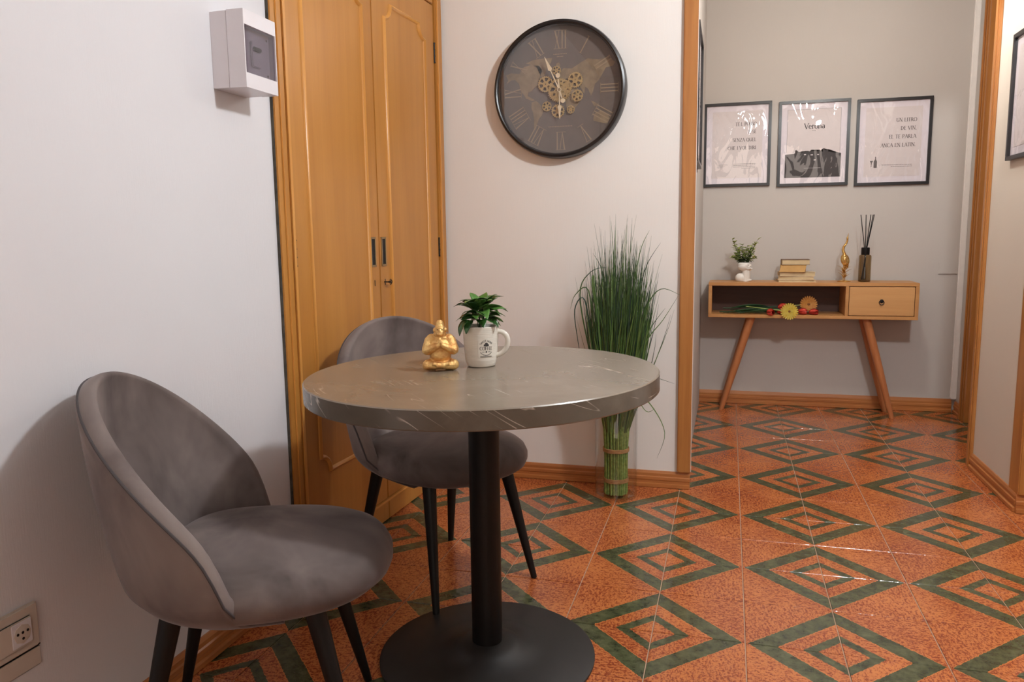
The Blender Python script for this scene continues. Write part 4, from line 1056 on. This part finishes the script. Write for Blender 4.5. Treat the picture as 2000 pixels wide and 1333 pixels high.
for xt, xb, yt, yb in ((.075, -.092, cy0 + .055, cy0 + .075), (.075, -.092, cy1 - .05, cy1 - .035), (.725, .888, cy0 + .055, cy0 + .045), (.725, .880, cy1 - .05, cy1 - .035)):
    bm = bmesh.new(); a = Vector((xt, yt, cz0 + .001)) - oc; b = Vector((xb, yb, 0)) - oc
    add_tube(bm, [a, a.lerp(b, .5), b], [.0255, .0215, .0150], 20)
    for v in bm.verts:
        if v.co.z < .02: v.co.z = 0
        if v.co.z > cz0 - .03: v.co.z = cz0
    link('leg', bm_to(bm, 'leg'), MT['oak_l'], co, smooth=.9)

# face planter
TZ = cz1
fp = thing('face_planter', 'glossy white ceramic planter shaped like a tilted face on the console', 'planter', (.030, 2.95, TZ), 0)
bm = bmesh.new()
ball((-24, 0, 22), (33, 28, 30)); ball((14, 2, 8), (30, 26, 10)); caps((6, 2, 0), (10, 0, 66), 27, 25); ball((-20, 4, 8), (26, 24, 10))
ball((-4, 0, 92), (41, 36, 30)); ball((-8, 4, 106), (40, 36, 20)); ball((20, -20, 82), (18, 16, 12)); ball((34, -12, 78), (11, 11, 9))
ball((22, -33, 95), (9, 4, 2.6)); ball((21, -34, 89), (8, 4, 2.8)); ball((20, -33, 106), (5.5, 7, 6)); ball((10, -30, 100), (12, 6, 8)); ball((30, -26, 100), (8, 8, 8))
# flatten underside and cut top
for v in bm.verts:
    if v.co.z < .0: v.co.z = 0.0
    if v.co.z > .118: v.co.z = .118
o = link('ceramic_bust', bm_to(bm, 'ceramic_bust'), MT['pot'], fp); remesh(o, .0016, 3)
lathe('soil', [(.030, 0), (.030, .0015)], MT['soil'], fp, (-.008, .004, .1165), n=20)
sp_ = thing('sprig_plant', 'small bushy pale green plant growing from the white face planter', 'plant', (.022, 2.954, TZ + .117))
rs = random.Random(8); lmeshA = leaf_mesh(.024, .017, .3, 4, name='tiny_leaf'); lmeshA.materials.append(MT['sprig']); lmeshB = lmeshA.copy(); lmeshB.materials[0] = MT['sprigd']
sprigs = [(-.052, .115), (-.030, .080), (-.008, .092), (.015, .085), (.038, .090), (.058, .112), (-.045, .050), (.045, .055), (-.055, .030), (.05, .03), (0, .06)]
bmS = bmesh.new(); Vl, Fl, Ml = [], [], []
sprigs = [(a * 1.35, b * 1.22) for a, b in sprigs]
for k, (dx, hz) in enumerate(sprigs * 2):
    back = .02 * (1 if k >= len(sprigs) else -1) + rs.uniform(-.01, .01); sc_ = 1 if k < len(sprigs) else .85
    base = Vector((dx * .25, back * .4, 0)); tipv = Vector((dx * sc_, back, hz * sc_)); add_tube(bmS, [base, base.lerp(tipv, .5) + Vector((0, 0, .006)), tipv], [.0014, .0011, .0007], 5)
    for q in range(16):
        t = (q + 1) / 16; p = base.lerp(tipv, t); az = rs.uniform(0, 2 * PI); el = rs.uniform(-.2, .9)
        m = Matrix.Translation(p) @ Matrix.Rotation(az, 4, 'Z') @ Matrix.Rotation(-el, 4, 'Y'); b0 = len(Vl); s2 = rs.uniform(.7, 1.25)
        for v in lmeshA.vertices: Vl.append(tuple(m @ (v.co * s2)))
        for f in lmeshA.polygons: Fl.append(tuple(b0 + i for i in f.vertices)); Ml.append(1 if (t < .35 or rs.random() < .15) else 0)
link('stems', bm_to(bmS, 'stems'), MT['sprigd'], sp_)
me = bpy.data.meshes.new('foliage'); me.from_pydata(Vl, [], Fl); me.materials.append(MT['sprig']); me.materials.append(MT['sprigd'])
for p_, m_ in zip(me.polygons, Ml): p_.material_index = m_
o = link('foliage', me, None, sp_); o['kind'] = 'stuff'

# books (local x width, y depth, z thickness; page edges face the room)
def book(label, x, z, W_, D, T, ang, pm, cm, dx=0.0, flare=0.0, y=2.955):
    b = thing('book', label, 'book', (x, y, z), ang, 'books stacked on the console')
    bm = bmesh.new(); add_box(bm, (0, 0, T / 2), (W_ - .006, D - .006, T - .003))
    for v in bm.verts:
        if v.co.y < 0 and v.co.z < T / 2: v.co.y -= flare; v.co.x -= flare * .4
    link('pages', bm_to(bm, 'pages'), pm, b)
    for zz, fl_ in ((.0008, flare), (T - .0008, 0)):
        bm = bmesh.new(); add_box(bm, (0, 0, zz), (W_, D, .0016))
        for v in bm.verts:
            if v.co.y < 0: v.co.y -= fl_; v.co.x -= fl_ * .4
        link('cover', bm_to(bm, 'cover'), cm, b)
    bm = bmesh.new(); add_box(bm, (0, D / 2 - .001, T / 2), (W_, .002, T)); link('spine', bm_to(bm, 'spine'), cm, b)
zz = TZ
book('thin pale paperback lying at the bottom of the book stack', .327, zz, .215, .145, .014, .05, MT['paper'], MT['cover']); zz += .0145
book('cream book second from the bottom of the stack', .328, zz, .205, .14, .021, -.06, MT['paper'], MT['cover']); zz += .0215
book('cream book in the middle of the stack, below the tan page block', .330, zz, .205, .14, .024, .03, MT['paper'], MT['cover']); zz += .0245
book('thick book with tan yellowed page edges flaring out, second from the top', .312, zz, .150, .12, .042, -.04, MT['paper_t'], MT['paper_t'], flare=.022); zz += .0425
book('topmost cream book with brown cover on the stack', .322, zz, .160, .12, .032, .0, MT['paper'], MT['cover_d'])

# golden bird figurine
bd = thing('bird_figurine', 'shiny gold long-necked bird figurine between the books and the reed diffuser', 'figurine', (.600, 2.95, TZ), .1)
bm = bmesh.new()
add_lathe(bm, [(.038, 0), (.038, .005), (.032, .008), (.010, .012)], 24)
link('stand', bm_to(bm, 'stand'), MT['gold_s'], bd, smooth=.8)
bm = bmesh.new()
for s in (-1, 1): caps((s * 5, 0, 8), (s * 5, 0, 105), 2.4, 3)
ball((2, 0, 130), (25, 20, 38), Matrix.Rotation(-.25, 3, 'Y')); ball((10, 2, 108), (12, 12, 26), Matrix.Rotation(-.35, 3, 'Y')); ball((-4, -4, 150), (13, 14, 20))
neck = [(-4, -2, 165), (-12, -2, 188), (-9, -2, 208), (4, -2, 226), (10, -2, 244), (10, -2, 258)]
for a, b, r1, r2 in zip(neck, neck[1:], (10, 8, 7, 6, 5.5), (8, 7, 6, 5.5, 6.5)): caps(a, b, r1, r2)
ball((10, -2, 262), (5.5, 5.5, 7)); caps((11, -3, 266), (14, -4, 288), 3.4, 1.3)
o = link('bird', bm_to(bm, 'bird'), MT['gold_s'], bd); remesh(o, .0016, 2)
rl = random.Random(2); glm = leaf_mesh(.055, .014, .8, 6, name='gold_leaf'); glm.materials.append(MT['gold_s'])
for p_ in glm.polygons: p_.use_smooth = True
for k in range(12):
    o = link('reed_leaf', glm, None, bd); orient(o, Vector((0, 0, .012 + .006 * k)), k * 2.4, rl.uniform(.7, 1.2), 0)

# reed diffuser
rd = thing('reed_diffuser', 'smoky glass reed diffuser bottle with black cap and black reeds on the console', 'diffuser', (.713, 2.955, TZ))
prof = [(.030, 0), (.0345, .003), (.0345, .150), (.031, .158), (.018, .162)]
lathe('bottle', prof, MT['amber'], rd, n=40, ct=False)
lathe('bottle_base', [(.030, .0015), (.030, .006)], MT['amber'], rd, n=32)
lathe('cap', [(.0225, 0), (.0235, .002), (.0235, .040), (.020, .043)], MT['black'], rd, (0, 0, .160), n=32)
for k, (dx, dy, bx) in enumerate(((-.036, -.01, .006), (-.004, .012, -.002), (.018, -.012, 0), (.034, .010, -.012), (.038, -.006, -.016))):
    tube('reed', [(bx, 0, .012), (dx * .12, dy * .1, .185), (dx, dy, .395)], .0023, MT['black'], rd, 8)

# flowers in the open compartment
FZ = cz0 + th
def gerbera(label, x, y, z, rad, mat, tiltx, tiltz, stem_to, disc_r=.007):
    g = thing('gerbera', label, 'flower', (x, y, z))
    h = bpy.data.objects.new('flower_head', None)
    bm = bmesh.new()
    for ring, (nP, sc, dz) in enumerate(((22, 1.0, 0), (20, .78, .003), (16, .5, .005))):
        for i in range(nP):
            a = 2 * PI * i / nP + ring * .12; L = rad * sc; wv = rad * .20 * sc ** .3
            d = Vector((math.cos(a), math.sin(a), 0)); n = Vector((-d.y, d.x, 0)); jit = R_.uniform(-.002, .002)
            pr_ = [(.12, .3), (.5, .8), (.82, 1.0), (.97, .55)]
            up_ = []; dn = []
            for u, wf in pr_:
                zc = dz + .006 * u * (1 - ring * .3) + jit * u
                up_.append((bm.verts.new(d * L * u + n * wv * wf * .5 + Vector((0, 0, zc))), bm.verts.new(d * L * u - n * wv * wf * .5 + Vector((0, 0, zc)))))
            for A, B in zip(up_, up_[1:]): bm.faces.new((A[0], A[1], B[1], B[0]))
            geo = None
    M4 = Matrix.Rotation(tiltz, 4, 'Z') @ Matrix.Rotation(tiltx, 4, 'X')
    bmesh.ops.solidify(bm, geom=bm.faces[:], thickness=.0008)
    bmesh.ops.transform(bm, matrix=M4, verts=bm.verts[:])
    link('petals', bm_to(bm, 'petals'), mat, g)
    bm = bmesh.new(); add_ball(bm, (0, 0, .006), (disc_r, disc_r, .003), sub=2); bmesh.ops.transform(bm, matrix=M4, verts=bm.verts[:]); link('disc', bm_to(bm, 'disc'), MT['disc'], g, smooth=3.2)
    back = M4 @ Vector((0, 0, -.012)); e = Vector(stem_to) - Vector((x, y, z))
    tube('stem', [M4 @ Vector((0, 0, 0)), back, back.lerp(e, .3) , e], [.0035, .003, .003, .003], MT['sprig'], g, 8)
    return g
gerbera('yellow gerbera daisy hanging over the console shelf lip', .288, 2.812, .636, .052, MT['yel'], 1.45, -.05, (.02, 2.90, FZ + .045))
gerbera('orange gerbera daisy leaning upright inside the console shelf', .402, 2.90, .672, .052, MT['ora'], 1.40, .1, (.12, 2.94, FZ + .03), .0085)
def tulip(label, x, y, z, az, stem_len, face=False):
    t = thing('tulip', label, 'flower', (x, y, z), az, 'red tulips on the console shelf')
    me = bpy.data.meshes.new('petal'); bm = bmesh.new(); rows = []
    for i in range(7):
        u = i / 6; r_ = .0205 * math.sin(PI * min(.93, .10 + .72 * u)) ; ww = .95 * math.sin(PI * min(.94, .12 + .82 * u)) ** .6
        rows.append([bm.verts.new((.054 * u - .004, r_ * math.cos(k * ww / 2), r_ * math.sin(k * ww / 2))) for k in (-2, -1, 0, 1, 2)])
    for a, b in zip(rows, rows[1:]):
        for k in range(4): bm.faces.new((a[k], a[k + 1], b[k + 1], b[k]))
    bmesh.ops.solidify(bm, geom=bm.faces[:], thickness=.0009); bm.to_mesh(me); bm.free(); me.materials.append(MT['tulip'])
    for p_ in me.polygons: p_.use_smooth = True
    for k in range(6):
        o = link('petal', me, None, t, rot=(k * PI / 3, 0, 0)); o.scale = (1, 1.0 if k % 2 else 1.08, 1.0 if k % 2 else 1.08)
    L = stem_len
    tube('stem', [(0, 0, 0), (-L * .3, .004, -.003), (-L * .7, -.004, -.008), (-L, .0, -.010)], .0032, MT['leaf3'], t, 8)
    lf = leaf_mesh(L * .75, .030, .25, 8, .5, name='leaf'); lf.materials.append(MT['leaf3'])
    for p_ in lf.polygons: p_.use_smooth = True
    o = link('leaf', lf, None, t); orient(o, Vector((-.06, 0, 0)), PI + .06, .06, .6)
    return t
tulip('red tulip head at the stem side of the bunch, opening turned to the room', .168, 2.850, FZ + .017, -.95, .17)
tulip('red tulip just beside the yellow gerbera, low on the shelf', .225, 2.870, FZ + .018, -.10, .30)
tulip('dark red tulip lying behind and above the other tulips', .232, 2.925, FZ + .042, .10, .33)
tulip('red tulip head between the yellow and the orange gerbera', .345, 2.870, FZ + .020, -.35, .42)
tulip('red tulip farthest along the shelf, lying below the orange gerbera', .405, 2.858, FZ + .018, -.05, .50)
tulip('red tulip whose head hides behind the yellow gerbera', .285, 2.90, FZ + .018, .0, .40)

# ---------------------------------------------------------------- LAMPS that give the light (above the frame)
def lampfix(loc, r, label, up_to=CZ, room='x'):
    t = thing('ceiling_lamp', label, 'lamp', (loc[0], loc[1], up_to))
    dz = loc[2] - up_to
    lathe('canopy', [(.06, -.002), (.06, -.02), (.02, -.03)], MT['steel'], t, n=32)
    tube('cord', [(0, 0, -.02), (0, 0, dz + r + .03)], .004, MT['black'], t, 8)
    bm = bmesh.new()
    for k in range(3): add_tube(bm, [((r + .02) * math.cos(2 * PI * i / 32), (r + .02) * math.sin(2 * PI * i / 32) * math.cos(k * PI / 3), dz + (r + .02) * math.sin(2 * PI * i / 32) * math.sin(k * PI / 3)) for i in range(33)], .002, 6, cap=False)
    link('wire_cage', bm_to(bm, 'wire_cage'), MT['steel'], t, smooth=3.2)
lampfix(LAMP, .11, 'hanging wire lamp lighting the dining corner, above the picture')
lampfix(HALL, .07, 'small hanging wire lamp lighting the hall, above the picture')
